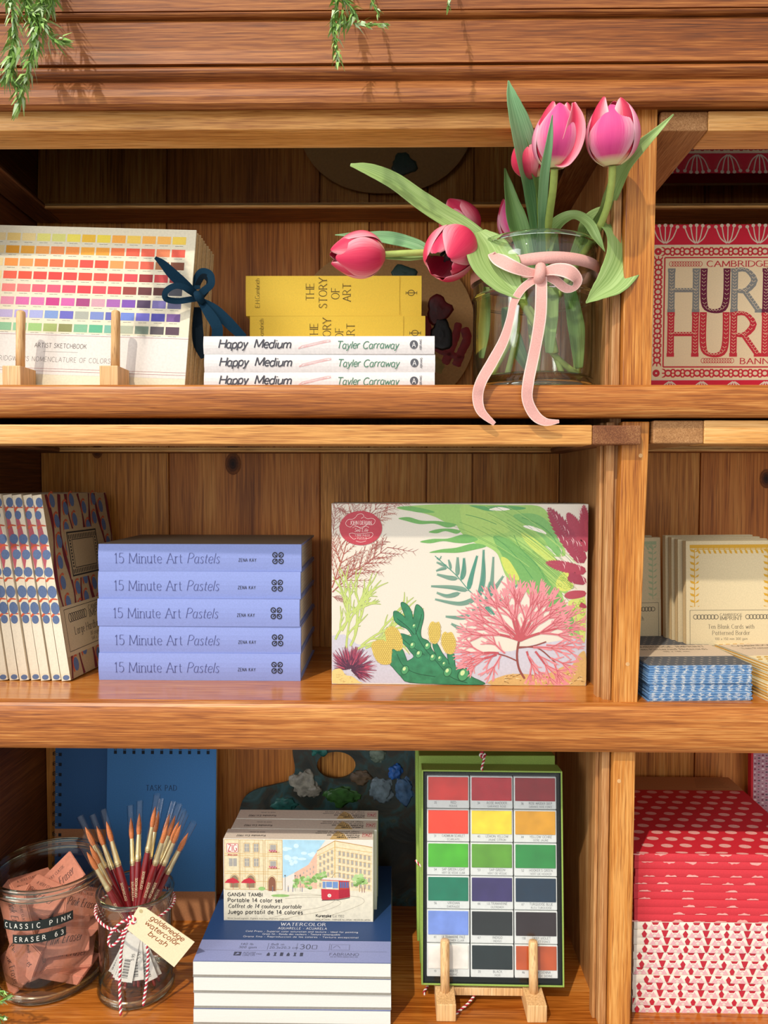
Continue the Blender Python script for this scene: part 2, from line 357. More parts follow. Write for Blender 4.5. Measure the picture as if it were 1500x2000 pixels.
WSH = wood('shelf_board', '82400f', 'b86c26', 'd69348', 'X', .22, .7, seed=7, bump=.1, coat=.3)
WEND = wood('end_grain', '4d2713', '7d4a27', 'a97a4c', 'Y', .6, 1.6, seed=1)
WENDP = wood('end_grain_pale', '7a4f2a', 'ab7a49', 'caa070', 'Y', .6, 1.6, seed=12)
WCASE = wood('case_inside', '3f2110', '6b3a1a', '8a542a', 'Y', .55, .7, seed=10)
BEECH = wood('beech', 'c39358', 'ddb27c', 'edcb9b', 'Z', .5, .8, seed=3, bump=.08)
case = thing('bookcase', 'tall golden oak bookcase with three shelves and slide-in glass doors holding everything', 'bookcase', (0, 0, 0))
def part(name, mb, parent=None, label=None, **k):
    o = mb.build(name, parent if parent is not None else case, **k)
    if label: o['label'] = label
    return o
def extrude_x(prof, x0, x1, m, name, sm=False):
    b = MB(); b.prism(prof, lambda y, z, t: (x0 if t == 0 else x1, y, z), m, sm=sm); return part(name, b)
# cornice: beaded boards above the top shelf
def zc(py, y): return W(771, py, y).z
pr = [(60, zc(-70, -12)), (-12, zc(-70, -12)), (-12, zc(18, -12)), (-9, zc(22, -9))]
pr += [(-9 - 5 * math.sin(math.pi * i / 6), zc(22 + 14 * i / 6, -9)) for i in range(1, 6)]
pr += [(-7, zc(37, -7)), (-10, zc(41, -10)), (-10, zc(96, -10)), (-12, zc(110, -12)), (-13, zc(122, -13)), (-8, zc(127, -8))]
pr += [(-9 - 6 * math.sin(math.pi * i / 6), zc(128 + 27 * i / 6, -9)) for i in range(1, 6)]
pr += [(-8, zc(157, -8)), (-12, zc(162, -12)), (-17, zc(172, -17)), (-19, zc(186, -19)), (-18, zc(200, -18)), (-13, zc(211, -13)), (-4, zc(213, -4)), (60, zc(213, -4))]
extrude_x(pr, XL - 30, XD + 8, WXD, 'cornice')
b = MB(); b.box(XL - 28, XD, -2, YB + 14, 379.5, 392, WXD); part('top_board', b)
# sides and dividers
for x0, x1, nm in ((XL - 26, XL, 'side_panel'), (XC, XD, 'side_panel')):
    b = MB(); b.box(x0, x1, 6, YB + 14, -660, 379, WCASE); part(nm, b)
b = MB(); b.box(XA + 1, XB, 14, YB + 14, -660, 379, WZR, 1); part('divider_panel', b)
b = MB(); b.box(XL - 30, XL, -1, 6, -632, 379, WZ, 1.2); part('post', b)
b = MB(); b.box(XC, XD + 2, -1, 6, -632, 379, WZ, 1.2); part('post', b)
def post(xa, xb, xc, xd, z0, z1):          # xa..xb at the bottom, xc..xd at the top
    b = MB(); b.raw([(xa, 0, z0), (xb, 0, z0), (xb, 24, z0), (xa, 24, z0), (xc, 0, z1), (xd, 0, z1), (xd, 24, z1), (xc, 24, z1)],
                    [(0, 1, 5, 4), (1, 2, 6, 5), (2, 3, 7, 6), (3, 0, 4, 7), (4, 5, 6, 7), (3, 2, 1, 0)], WZ)
    o = part('post', b); md = o.modifiers.new('soft_edges', 'BEVEL'); md.width = .0012; md.segments = 2
    b = MB(); b.box(xa - 9, xa - .5, 8, 24, z0, z1, WZR, 1); b.box(xa - 13, xa - 9.4, 17, 30, z0, z1, WZR, .6); part('rabbet_strip', b)
post(233, 263, 234, 265, 96, 378); post(229, 254, 234, 262, -238, 62); post(229, 252, 230, 253, -632, -279)
for x, z in ((253, 27), (243, -190), (236, -314), (120, 80), (180, -262)):
    y = -.4 if x > 200 else -15.6 if z > 0 else -13.6
    b = MB(); b.prism([(2.1 * math.cos(a * .5236), 2.1 * math.sin(a * .5236)) for a in range(12)], lambda u, v, t: (x + u, y + 3 * t, z + v), paint('cda06c', .6)); part('dowel_plug', b)
# shelves: board and rounded front rail
def shelf(zt, ztop, zbot, ybul, name):
    b = MB(); b.box(XL, XA + 1, -2, YB + 4, zt - 22, zt, WSH); b.box(XB, XC, -2, YB + 4, zt - 22, zt, WSH); part('shelf_board', b)
    h = ztop - zbot; pr = [(8, zbot), (8, zt - .5), (0, zt - .2)] if ztop <= zt + .5 else [(8, zbot), (8, zt), (4, ztop)]
    yf = ybul + 9
    for i in range(11):
        a = math.pi / 2 * (1 - i / 5); pr.append((yf - 9 * (max(0, math.cos(a)) ** .75), (ztop + zbot) / 2 + h / 2 * (1 if a >= 0 else -1) * abs(math.sin(a)) ** .8))
    extrude_x(pr, XL - 30, XD, WX, 'shelf_rail', sm=True)
shelf(Z1, 98.5, 65.5, -16, 'a'); shelf(Z2, -231, -281, -14, 'b'); shelf(Z3, -584, -632, -14, 'c')
b = MB(); b.box(XL - 28, XD, 0, 22, -790, -633, WXD, 1); part('plinth_board', b)
KNOTS = [(W(455, 906, 249).x, W(455, 906, 249).z, 7), (W(190, 880, 249).x, W(190, 880, 249).z, 5), (W(1497, 935, 249).x, W(1497, 935, 249).z, 6)]
# backs: tongue-and-groove boards per compartment
def back(name, x0, x1, z0, z1, cuts):
    b = MB(); xs = [x0] + cuts + [x1]
    for i in range(len(xs) - 1):
        b.box(xs[i] + .9, xs[i + 1] - .9, YB - R.uniform(0, 1.2), YB + 12, z0, z1, (WB1, WB2, WB3, WB1, WB3)[i % 5], .8)
    for kx, kz, r_ in KNOTS:
        if x0 < kx < x1 and z0 < kz < z1:
            k_ = Art(b, (0, YB - 1.3, 0), (1, 0, 0), (0, 0, 1), (0, -1, 0), .05)
            for q, c_ in ((1.9, '7a4214'), (1.35, '5c2f0e'), (.9, '3c1c0a'), (.4, '24100a')): k_.ell(kx, kz, r_ * q * .8, r_ * q * 1.15, paint(c_, .6, .25, 300), 3 - q)
    b.box(x0 - 2, x1 + 2, YB + 4, YB + 14, z0 - 4, z1, WB2); part(name, b)
C1 = [-312, -103, -36, 43, 106]; C2 = [416, 560, 700, 830]
for z0, z1 in ((Z1, 379), (Z2, Z1 - 22), (Z3, Z2 - 22)):
    back('back_panel', XL, XA + 1, z0, z1, C1); back('back_panel', XB, XC, z0, z1, C2)
# slide-in glass doors (top: frame with pane lying under the cornice, second: only the front edge shows)
PANE = glass('door_pane', 'a2a49c', '8c9088', 1.8, .015)
DK = paint('2a1a10', .8)
def door(x0, x1, z0, z1, y0, droop, stile, end_l, end_r, name_label, fr=40):
    d = thing('glass_door', name_label, 'door', ((x0 + x1) / 2, y0, z0), (-droop, 0, 0)); w = (x1 - x0) / 2; h = z1 - z0; D = YB - y0 - 8
    d['category'] = ''; del d['category']; del d['label']; d.parent = case; d['label'] = name_label
    b = MB(); b.box(-w + (stile if end_l else 0), w - (stile if end_r else 0), 0, fr, 0, h, WXL, 1.2); part('front_rail', b, d)
    for s_, e in ((-1, end_l), (1, end_r)):
        a, c = sorted((s_ * w, s_ * (w - stile))); b = MB(); b.box(a + .3, c - .3, 0.3 if e else fr, D, .2, h - .2, WENDP if x0 > 200 else WEND, 1.5)
        if not e: pass
        part('stile', b, d, 'dark end-grain door stile')
    b = MB(); b.box(-w + stile, w - stile, D - 46, D, 0, h, WXD, 1); part('back_rail', b, d)
    b = MB(); b.box(-w + stile - 2, w - stile + 2, D - 51, D - 46.2, .2, h * .15, WXL, .6); part('glazing_bead', b, d)
    b = MB(); b.box(-w + stile - 4, w - stile + 4, fr - 2, D - 44, h * .15, h * .15 + 3, PANE); part('glass_pane', b, d)
    b = MB(); b.box(-w + stile - 4, w - stile + 4, fr - 2, D - 44, h + .6, h + 1.6, WCASE); part('dust_board', b, d)
    return d
door(XL + 4, XA + 4, 356.5, 377, -4, .035, 36, False, True, 'glazed door pushed in above the sketchbooks and tulips')
door(XB + 30, XC - 4, 354, 374, -2, .035, 48, True, False, 'glazed door pushed in above the red banner box')
door(XL + 4, 250, 37.5, 57.5, -12, 0, 50, False, True, 'glazed door pushed in above the pastels books and puzzle')
door(264, XC - 4, 39, 63, -4, 0, 52, True, False, 'glazed door pushed in above the bordered cards')
# ------------------------------------------------------------------ top shelf: sketchbooks, stand, books, palette
def book(name, w, h, t, cover, page, label, cat, loc, rot, group, art=None, square=3.0, bev=.7):
    """hardback lying flat, spine towards the viewer: w along x, h back along y, t thick"""
    o = thing(name, label, cat, loc, rot, group)
    b = MB(); n = 6; prof = [(1.2 - 1.6 * math.sin(math.pi * i / n), t * i / n) for i in range(n + 1)]
    b.prism(prof + [(h, t), (h, t - 2.2), (7, t - 2.2), (7, 2.2), (h, 2.2), (h, 0)], lambda y, z, k: (w * k, y, z), cover, sm=False)
    if art: art(b)
    b.build('cover', o)
    b = MB(); b.box(square, w - square, 6.5, h - square, 2.3, t - 2.3, page)
    for i in range(1, 7): zz = 2.3 + (t - 4.6) * i / 7; b.box(square - .12, w - square + .12, 6.6, h - square + .1, zz - .1, zz + .1, paint('b9ab90', .8))
    b.build('page_block', o); return o
PAPER = paint('e9dfca', .8); WHITE = paint('e2ded6', .7)
# --- Happy Medium: three white paperbacks
def hm_art(b):
    a = px_art(b, (398, 659, 846, 692), 240, 18.4, y=-.45)
    for t, x, f in (('Happy', 427, 56), ('Medium', 496, 72)): a.text(t, x, 681, 15.5, '44444c', thick=.17, slant=.25, sp=.02, fit=f, wob=.4)
    a.text('Tayler Carraway', 656, 682, 13, '4f7f66', thick=.13, slant=.25, sp=.03, fit=120, wob=.3)
    pk = paint('e3a9a6')
    a.line([(582, 682), (590, 677), (640, 666), (645, 669), (600, 679), (582, 682)], .9, pk); a.line([(592, 679), (638, 669)], .7, pk); a.line([(597, 675), (600, 679)], .7, pk); a.line([(630, 668), (632, 672), (645, 669), (643, 665)], .7, pk)
    a.ell(806, 675, 8, 8, '55565c', 1); a.text('A', 806, 680, 9.5, 'ece8e4', 2, thick=.1, align='c')
    a.text('ABRAMS', 821, 685, 4, '55565c', 1, thick=.14, rot=math.pi / 2)
hm0 = None
for i, (lb, dx, rz) in enumerate((('white paperback Happy Medium at the bottom of its stack of three', 0, .0), ('white paperback Happy Medium in the middle of its stack of three', .4, .003), ('white paperback Happy Medium on top of its stack, under the yellow books', -.3, -.002))):
    loc = (W(398, 700, 4).x + dx, 4, Z1 + .1 + i * 18.6)
    if hm0 is None: hm0 = book('paperback_book', 240, 190, 18.4, paint('dcd7d4', .55), PAPER, lb, 'book', loc, (0, 0, rz), 'white paperbacks on the top shelf', hm_art)
    else: dup(hm0, loc, (0, 0, rz), lb)
# --- The Story of Art: two yellow books
YEL = paint('fad046', .6, .05, 900)
def soa_art(b):
    a = px_art(b, (480, 545, 820, 621), 211, 47.6, y=-.45); k = paint('5f4a20')
    for t, x, c in (('THE', 612, 576), ('STORY', 637, 578), ('OF', 661, 579), ('ART', 683, 577)): a.text(t, x, c + a.width(t, 15, .1) / 2, 15, k, thick=.1, thin=.055, serif=True, sp=.1, rot=math.pi / 2)
    a.text('E.H.Gombrich', 507, 606, 8.4, k, thick=.09, thin=.05, rot=math.pi / 2, sp=.06)
    a.line([(778, 546.5), (778, 619.5)], .7, 'b38b25'); a.ring(800, 578, 6.2, 5.2, 1.3, k); a.line([(790, 578), (811, 578)], 1.4, k); a.line([(790, 575), (790, 581)], .9, k); a.line([(811, 575), (811, 581)], .9, k)
zt = Z1 + 56.2
sb = book('hardback_book', 211, 98, 47.6, YEL, PAPER, 'yellow hardback art book lower in its pair, partly hidden by the white paperbacks', 'book', (W(488, 660, 128).x, 128, zt), (0, 0, 0), 'yellow art books on the top shelf', soa_art)
dup(sb, (W(480, 580, 128).x, 128, zt + 47.8), (0, 0, .004), 'yellow hardback art book lying on top of its twin')
# --- colour-chart sketchbooks on a wooden stand
KR = paint('c9a878', .85, .1); CRM = paint('e0d7bd', .75)
ROWS = [('e8c87a', 'ecd392', 'e3dc7a', 'd9d67c', 'e9d95c', 'e8b83c', 'ead24c', 'f0a848', 'eec85a', 'f0ae50', 'f2b458', 'eecb55'),
        ('e09a2c', 'e6a338', 'eda050', 'e98a50', 'ee8f48', 'eda53e', 'eb9d3c', 'ec7a48', 'ea6148', 'e7664e', 'e8855a', 'e5604c'),
        ('ea9348', 'f09a58', 'ec7c42', 'e86e46', 'ea7048', 'e24f46', 'e6503f', 'e69656', 'e27b58', 'd6604c', 'a5714c', '7d4a36'),
        ('e5604a', 'e4543e', 'e04a42', 'df4440', 'e04844', 'e4503f', 'e55348', 'e25147', 'd64a52', '983538', 'c24848', '9a3a38'),
        ('e57f78', 'e37a78', 'de6070', 'd95b74', 'dc4c62', 'd8424a', 'd4505a', 'cc4a50', '93443e', '66383a', '5a3430', '55555c'),
        ('d88aa2', 'd069a0', 'd070a4', 'bf3f80', 'cb62a2', 'a04478', 'c99aa6', 'a162a8', '7b52a8', '54435c', '7a70a8', '6a6888'),
        ('b6a8cc', 'b2a4d4', 'a3a8d4', '7c96c8', '6a68b8', 'a6a89c', '7a8ac0', '6468ac', '6f86cc', '7470c4', '5350a2', '7a5a94'),
        ('8ab890', '8fc098', '98bf78', 'a0b06c', '8a8a58', '7eb28e', '5fae88', '78b09c', 'aab09a', '788878', '5c5458', '5a4450')]
def sk_art(b):
    L_ = 20; a = px_art(b, (-60, 432, 381, 728), 252, 188, y=0)
    for r, row in enumerate(ROWS):
        y0 = 446 + 23.6 * r
        cols = ('eacb86', 'e6cf98') + row
        for c, h in enumerate(cols):
            x1 = 362 - 30.0 * (len(cols) - 1 - c); a.rect(x1 - 26.5, y0, x1, y0 + 14.2, paint(h, .75, .09, 1500), 1)
            a.line([(x1 - 21, y0 + 17.4), (x1 - 13, y0 + 17.4)], .8, '8a8478', 1); a.line([(x1 - 12, y0 + 17.3), (x1 - 5, y0 + 17.3)], .8, '8a8478', 1)
    a.rect(-60, 629, 381, 703, paint('dcd6cf', .75), 1)
    for y in (632, 692.5, 697): a.line([(-60, y), (381, y)], .7, 'a06a68', 2)
    a.text('ARTIST SKETCHBOOK', 82, 655, 8, '6e6660', 2, thick=.13, sp=.16, sx=.95)
    a.line([(100, 662), (168, 662)], .6, '8c847c', 2)
    a.text("RIDGWAY'S NOMENCLATURE OF COLORS", 15, 680, 8.4, '77706a', 2, thick=.09, sp=.17, sx=1.0)
LEAN = -.16; ROLLZ = .035
def sketchbook(lab, dx, y, z, roll, front):
    o = thing('sketchbook', lab, 'sketchbook', (W(369, 600, 62).x - 252 + dx, y, z), (LEAN, roll, -.02), 'colour chart sketchbooks on the stand')
    b = MB(); b.box(0, 252, 0, 2, 0, 188, CRM if front else KR, .3)
    if front: sk_art(b)
    b.build('front_cover', o)
    b = MB(); b.box(.8, 250.6, 2.1, 7.4, .8, 187.2, paint('d9c7a2', .85)); b.build('page_block', o)
    b = MB(); b.box(0, 252, 7.5, 9.4, 0, 188, KR, .3); b.build('back_cover', o); return o
zs = Z1 + 10
skb = [sketchbook('cream sketchbook with a colour chart cover at the front of the stand', 0, 46, zs, ROLLZ, True)]
for i, lb in enumerate(('second sketchbook from the front, its edge just behind the colour chart', 'third sketchbook from the front in the stand', 'fourth sketchbook from the front in the stand', 'rearmost sketchbook leaning in the wooden stand')):
    skb.append(sketchbook(lb, (2, 3.5, 6, 8)[i], 57 + 12 * i, zs - 2 - 3.4 * i, ROLLZ - .004 * i, False))
# ribbon ties (parts of the two front sketchbooks)
NAVY = paint('0d2a3c', .9, .2, 1500, spec=.12); NAVY2 = paint('08141d', .9, .15, 1500, spec=.1)
bpy.context.view_layer.update()
def bandmesh(pts, w, tilt=(0, .35, 1), n=8):
    """ribbon of width w (or list) along 3-D points; perpendicular to the path, roughly facing the viewer"""
    P = [Vector(p) for p in cr(pts, n)]; rows = []; K = len(P)
    for i, p in enumerate(P):
        d = (P[min(i + 1, K - 1)] - P[max(i - 1, 0)]).normalized(); sd_ = d.cross(Vector((0, -1, 0)))
        if sd_.length < .2: sd_ = d.cross(Vector((0, -.7, .7)))
        sd_.normalize(); t = i / (K - 1); ww = w if not isinstance(w, (list, tuple)) else cr([(x,) for x in w], 12)[min(int(t * (12 * (len(w) - 1))), 12 * (len(w) - 1))][0]
        rows.append([p + sd_ * (ww / 2 * q) + Vector((0, .12 * q * q, 0)) for q in (-1, -.84, 0, .84, 1)])
    return rows
def local(o, pts): iv = o.matrix_world.inverted(); return [iv @ (p * .001) * 1000 for p in pts]
def ribbon_part(name, o, paths, mat, extra=None):
    b = MB()
    for pp, w in paths: b.strip([[*local(o, r)] for r in bandmesh([W(*q) for q in pp], w)], mat, False)
    if extra: extra(b)
    return b.build(name, o, solid=.5)
ribbon_part('ribbon_bow', skb[0], [([(388, 580, 52), (365, 560, 44), (340, 538, 42), (318, 515, 42), (303, 503, 42)], [6, 11, 12, 8, 3]),
    ([(388, 582, 52), (370, 566, 42), (345, 558, 38), (325, 568, 38), (324, 583, 40), (345, 588, 44), (370, 585, 47), (388, 582, 52)], 6.5),
    ([(388, 578, 53), (398, 568, 52), (412, 555, 54), (410, 536, 60), (394, 531, 64), (384, 545, 66), (384, 565, 62)], 8),
    ([(390, 588, 50), (408, 612, 44), (424, 640, 42), (422, 668, 46)], [6, 11, 12, 12]), ([(392, 586, 51), (420, 605, 48), (448, 632, 48), (476, 660, 52)], [6, 11, 12, 9])], NAVY,
    lambda b: b.tube(local(skb[0], [W(383, 572, 46), W(389, 581, 44), W(396, 592, 47)]), [3.2, 5.2, 3.0], NAVY, 10))
ribbon_part('ribbon_tie', skb[1], [([(386, 600, 62), (386, 640, 62), (388, 672, 62), (396, 700, 62)], [8, 12, 12, 4]), ([(384, 560, 64), (396, 540, 62), (408, 548, 60), (404, 566, 60), (390, 584, 60)], 6)], NAVY2)
# stand
st = thing('display_stand', 'pale wooden stand with two pegs holding the colour chart sketchbooks', 'stand', (0, 0, Z1 + .1))
def peg_stand(st, xs, y0, dep, footw, footh, rodr, rodh, lean, rodback, crossz, front=0):
    for x in xs:
        b = MB(); b.box(x - footw / 2, x + footw / 2, y0, y0 + (front or dep), 0, footh, BEECH, .8)
        if front: b.box(x - footw / 2, x + footw / 2, y0 + front - 1, y0 + dep, 0, 2.5, BEECH, .5)
        f = b.build('foot', st)
        b = MB(); p0 = Vector((x, y0 + rodback, footh - 2)); p1 = p0 + Vector((0, lean * rodh, rodh))
        pts = [p0.lerp(p1, t) for t in (0, .5, .95, .985, 1)]; b.tube(pts, [rodr, rodr, rodr, rodr * .9, rodr * .6], BEECH, 16); b.build('peg', st)
    b = MB(); b.box(xs[0] + footw / 2, xs[1] - footw / 2, y0 + rodback + 8, y0 + rodback + 18, crossz, crossz + 9, BEECH, .6); b.build('crossbar', st)
xa, xb = W(22, 730, 8).x, W(212, 730, 8).x
peg_stand(st, (xa, xb), 8, 92, 19.5, 26, 4.7, 64, .06, 19, 0, 34)
# --- oval kraft palette with dried paint
PKR = paint('b98d58', .8, .1, 300)
pal = thing('paint_palette', 'plain brown oval palette with red, black and green dabs behind the yellow books', 'palette', (W(752, 620, 232).x, 230, Z1 + .2), (-.06, 0, 0))
b = MB(); OUT = []
for i in range(64):
    a = 2 * math.pi * i / 64; rx, rz = 121, 110; OUT.append((rx * math.copysign(abs(math.cos(a)) ** .86, math.cos(a)), 110 + rz * math.copysign(abs(math.sin(a)) ** .95, math.sin(a))))
b.prism(OUT, lambda u, v, t: (u, 3 * t, v), PKR); b.build('board', pal)
bpy.context.view_layer.update()
def dab(px, py, r, h, seed, name='paint_dab', thick=2.2, rz=1.0, lb=None):
    c = local(pal, [W(px, py, 236)])[0]; rr = random.Random(seed); b = MB(); rings = []
    n = 22; rad = [r * (1 + .13 * math.sin(3 * k * .2856 + seed) + rr.uniform(-.1, .1)) for k in range(n)]
    for s_, hh in ((1, 0), (.97, thick * .6), (.8, thick * rr.uniform(.8, 1.1)), (.5, thick * .8), (.2, thick * 1.1)):
        rings.append([(c.x + rad[k] * s_ * math.cos(2 * math.pi * k / n), .2 - hh, c.z + rz * rad[k] * s_ * math.sin(2 * math.pi * k / n)) for k in range(n)])
    for r_ in rings: r_.append(r_[0])
    b.strip(rings, paint(h, .35, .2, 200, bump=.6, spec=.5)); b.face([p for p in rings[-1][:-1]], paint(h, .35, .2, 200, bump=.6, spec=.5)); o = b.build(name, pal)
    if lb: o['label'] = lb
dab(788, 536, 17, '34504a', 1, rz=.9, lb='dark green dab of paint'); dab(857, 604, 17, '5c1216', 2, rz=1.15, lb='dark red dab of paint'); dab(862, 654, 15.5, '16191c', 3, rz=1.5, lb='black dab of paint')
def smear(paths, h, lb):
    b = MB(); rr = random.Random(len(paths))
    for pp, w in paths:
        P = [local(pal, [W(x, y, 236)])[0] for x, y in cr(pp, 6)]; n = len(P); rows = []
        for i, p in enumerate(P):
            d = (P[min(i + 1, n - 1)] - P[max(i - 1, 0)]).normalized(); sd_ = Vector((-d.z, 0, d.x)); ww = w * (1 if 0 < i < n - 1 else .6) * rr.uniform(.88, 1.1)
            rows.append([(p.x + sd_.x * ww * q, .1 - (.5 if abs(q) > .4 else 1.0), p.z + sd_.z * ww * q) for q in (-.5, -.25, 0, .25, .5)])
        b.strip(rows, paint(h, .45, .25, 150, bump=.5))
    b.build('paint_smear', pal)['label'] = lb
smear([([(896, 630), (890, 655), (882, 680), (868, 712)], 11), ([(906, 640), (912, 662), (900, 690), (890, 716)], 12), ([(845, 676), (870, 690), (905, 700)], 9), ([(828, 618), (836, 640), (838, 668)], 10)], '8c1c1e', 'red smears of paint')
smear([([(846, 704), (858, 714), (852, 728)], 13)], '9a8238', 'ochre smear of paint')
# ------------------------------------------------------------------ vase, water, ribbon, tulips
VY = 58; VC = W(1041, 700, VY); VX = VC.x; VZ = Z1 + .1
GL1 = glass('vase_glass', 'fefffe', '93a898', 1.1); GLW = glass('water_skin', 'fbfdf9', 'd9e6d4', .35)
vase = thing('glass_vase', 'clear glass jar vase of pink tulips with a flared foot', 'vase', (VX, VY, VZ))
b = MB(); b.lathe([(64.5, 16.3), (65.5, 24), (66, 60), (66, 100), (66, 103), (67.4, 104.5), (67.4, 106), (66, 107.5), (66.2, 140), (66.6, 156), (64.9, 156), (63.6, 150), (63.4, 104), (63.2, 40), (61, 26), (60.5, 19.4)], GL1, 72); b.build('jar', vase)
m, n, L, o = newmat('solid_glass'); g = n.new('ShaderNodeBsdfGlass'); g.inputs['IOR'].default_value = 1.46; g.inputs['Roughness'].default_value = .02; g.inputs['Color'].default_value = lin('f6fbf4'); L.new(g.outputs[0], o.inputs[0]); SOLID = m
def ring_glass(b, r, z, t, h=None, n=72): h = h or t; b.lathe([(r + t * math.cos(q), z + h * math.sin(q)) for q in [2 * math.pi * k / 12 for k in range(12)]], SOLID, n, closed=True)
b = MB(); b.lathe([(0, 0), (60, 0), (67, 1.5), (69.5, 5), (68.5, 8.5), (65, 12), (64.3, 16), (60, 19), (0, 18.6)], GL1, 72); b.build('foot', vase)
b = MB(); ring_glass(b, 65.8, 158.5, 1.7, 2.4); b.build('rim', vase); b = MB(); ring_glass(b, 66.6, 5.5, 3, 4); b.build('foot_rim', vase); b = MB(); ring_glass(b, 66.4, 105, 1.2, 1.6); b.build('shoulder_ring', vase)
b = MB(); b.lathe([(0, 19.6), (53.5, 21.6), (60.4, 26.5), (62.6, 40), (62.8, 101), (0, 101)], GLW, 48); wt = b.build('water', vase)
PINK = paint('d8a299', .85, .1, 1200); PINKE = paint('ecc8bd', .7, .06, 1200)
rib = MB(); rows = []
for i in range(73):
    a = 2 * math.pi * i / 72; zc_ = VZ + 131 + 3.5 * math.cos(a - .4) + 1.2 * math.sin(3 * a); r = 68.6; rows.append([(VX + r * math.cos(a), VY + r * math.sin(a), zc_ - 6), (VX + (r + .5) * math.cos(a), VY + (r + .5) * math.sin(a), zc_), (VX + r * math.cos(a), VY + r * math.sin(a), zc_ + 6)])
rb = thing('velvet_ribbon', 'pale pink velvet ribbon tied in a bow around the glass tulip vase', 'ribbon', (0, 0, 0))
rib.strip(rows, PINK); rib.build('band', rb, solid=.7)
def rpart(name, paths, m=PINK):
    b = MB()
    for pp, w in paths: b.strip(bandmesh([W(*q) for q in pp], w), m, False, PINKE)
    return b.build(name, rb, solid=.6)
rpart('bow_loop', [([(1052, 533, -12), (1030, 531, -18), (1000, 520, -22), (975, 507, -14), (962, 498, 0), (975, 512, 2), (1005, 528, -6), (1050, 540, -11)], [7, 10, 13, 14, 9, 11, 10, 7])])
rpart('bow_loop', [([(1058, 532, -12), (1085, 526, -20), (1112, 531, -24), (1128, 546, -20), (1122, 562, -15), (1105, 563, -13), (1085, 548, -12), (1062, 538, -11)], [7, 12, 14, 10, 6, 9, 9, 7])])
b = MB(); kp = [W(1056, 522, -11), W(1055, 532, -17), W(1053, 542, -17), W(1051, 550, -11)]; b.tube(cr([tuple(p) for p in kp], 5), 5.6, PINK, 12); b.build('knot', rb)
rpart('tail', [([(1050, 542, -13), (1022, 562, -17), (1004, 590, -18), (996, 624, -19), (984, 664, -19), (962, 706, -21), (940, 745, -25), (933, 775, -22), (940, 804, -21), (966, 828, -20)], [8, 8, 8, 8, 10, 11, 11, 11, 9, 4])])
rpart('tail', [([(1057, 540, -14), (1057, 580, -19), (1055, 620, -20), (1048, 665, -20), (1040, 705, -20), (1032, 745, -25), (1030, 780, -23), (1044, 810, -21), (1065, 824, -21), (1092, 823, -22)], [11.5, 12, 12, 11.5, 11.5, 11.5, 11, 11, 8, 3])])
# petals: pigment runs from white at the base through pink to paler edges
def petal_mat(name, mid, edge, base, deep):
    m, n, L, o = newmat(name); b = n.new('ShaderNodeBsdfPrincipled'); L.new(b.outputs[0], o.inputs[0]); b.inputs['Roughness'].default_value = .55; b.inputs['Specular IOR Level'].default_value = .3
    u = n.new('ShaderNodeUVMap'); sp = n.new('ShaderNodeSeparateXYZ'); L.new(u.outputs[0], sp.inputs[0])
    ab = n.new('ShaderNodeMath'); ab.operation = 'SUBTRACT'; ab.inputs[1].default_value = .5; L.new(sp.outputs[0], ab.inputs[0]); a2 = n.new('ShaderNodeMath'); a2.operation = 'ABSOLUTE'; L.new(ab.outputs[0], a2.inputs[0])
    mp = n.new('ShaderNodeMapping'); mp.inputs['Scale'].default_value = (60, 2.5, 1); L.new(u.outputs[0], mp.inputs[0]); z = n.new('ShaderNodeTexNoise'); L.new(mp.outputs[0], z.inputs['Vector']); z.inputs['Scale'].default_value = 1; z.inputs['Detail'].default_value = 4
    ad = n.new('ShaderNodeMath'); ad.operation = 'MULTIPLY_ADD'; L.new(z.outputs['Fac'], ad.inputs[0]); ad.inputs[1].default_value = .34; L.new(a2.outputs[0], ad.inputs[2])
    r = n.new('ShaderNodeValToRGB'); L.new(ad.outputs[0], r.inputs[0]); E = r.color_ramp.elements; E[0].position = .14; E[0].color = lin(deep); E[1].position = .66; E[1].color = lin(edge); e = E.new(.38); e.color = lin(mid)
    r2 = n.new('ShaderNodeValToRGB'); L.new(sp.outputs[1], r2.inputs[0]); r2.color_ramp.elements[0].position = .06; r2.color_ramp.elements[0].color = (1, 1, 1, 1); r2.color_ramp.elements[1].position = .17; r2.color_ramp.elements[1].color = (0, 0, 0, 1)
    mx = n.new('ShaderNodeMix'); mx.data_type = 'RGBA'; L.new(r2.outputs[0], mx.inputs[0]); L.new(r.outputs[0], mx.inputs[6]); mx.inputs[7].default_value = lin(base); L.new(mx.outputs[2], b.inputs['Base Color'])
    b.inputs['Subsurface Weight'].default_value = .12; b.inputs['Subsurface Radius'].default_value = (.004, .002, .002); b.inputs['Subsurface Scale'].default_value = .5
    return m
PT1 = petal_mat('petal_pink', 'dc4f8a', 'f0b0c0', 'eadfae', 'd23f82'); PT2 = petal_mat('petal_rose', 'dc3f5e', 'ee9aa4', 'cf5a62', 'cc2850'); PT3 = petal_mat('petal_inner', 'd8405c', 'f2b4b8', 'e6c8a0', 'c42a50')
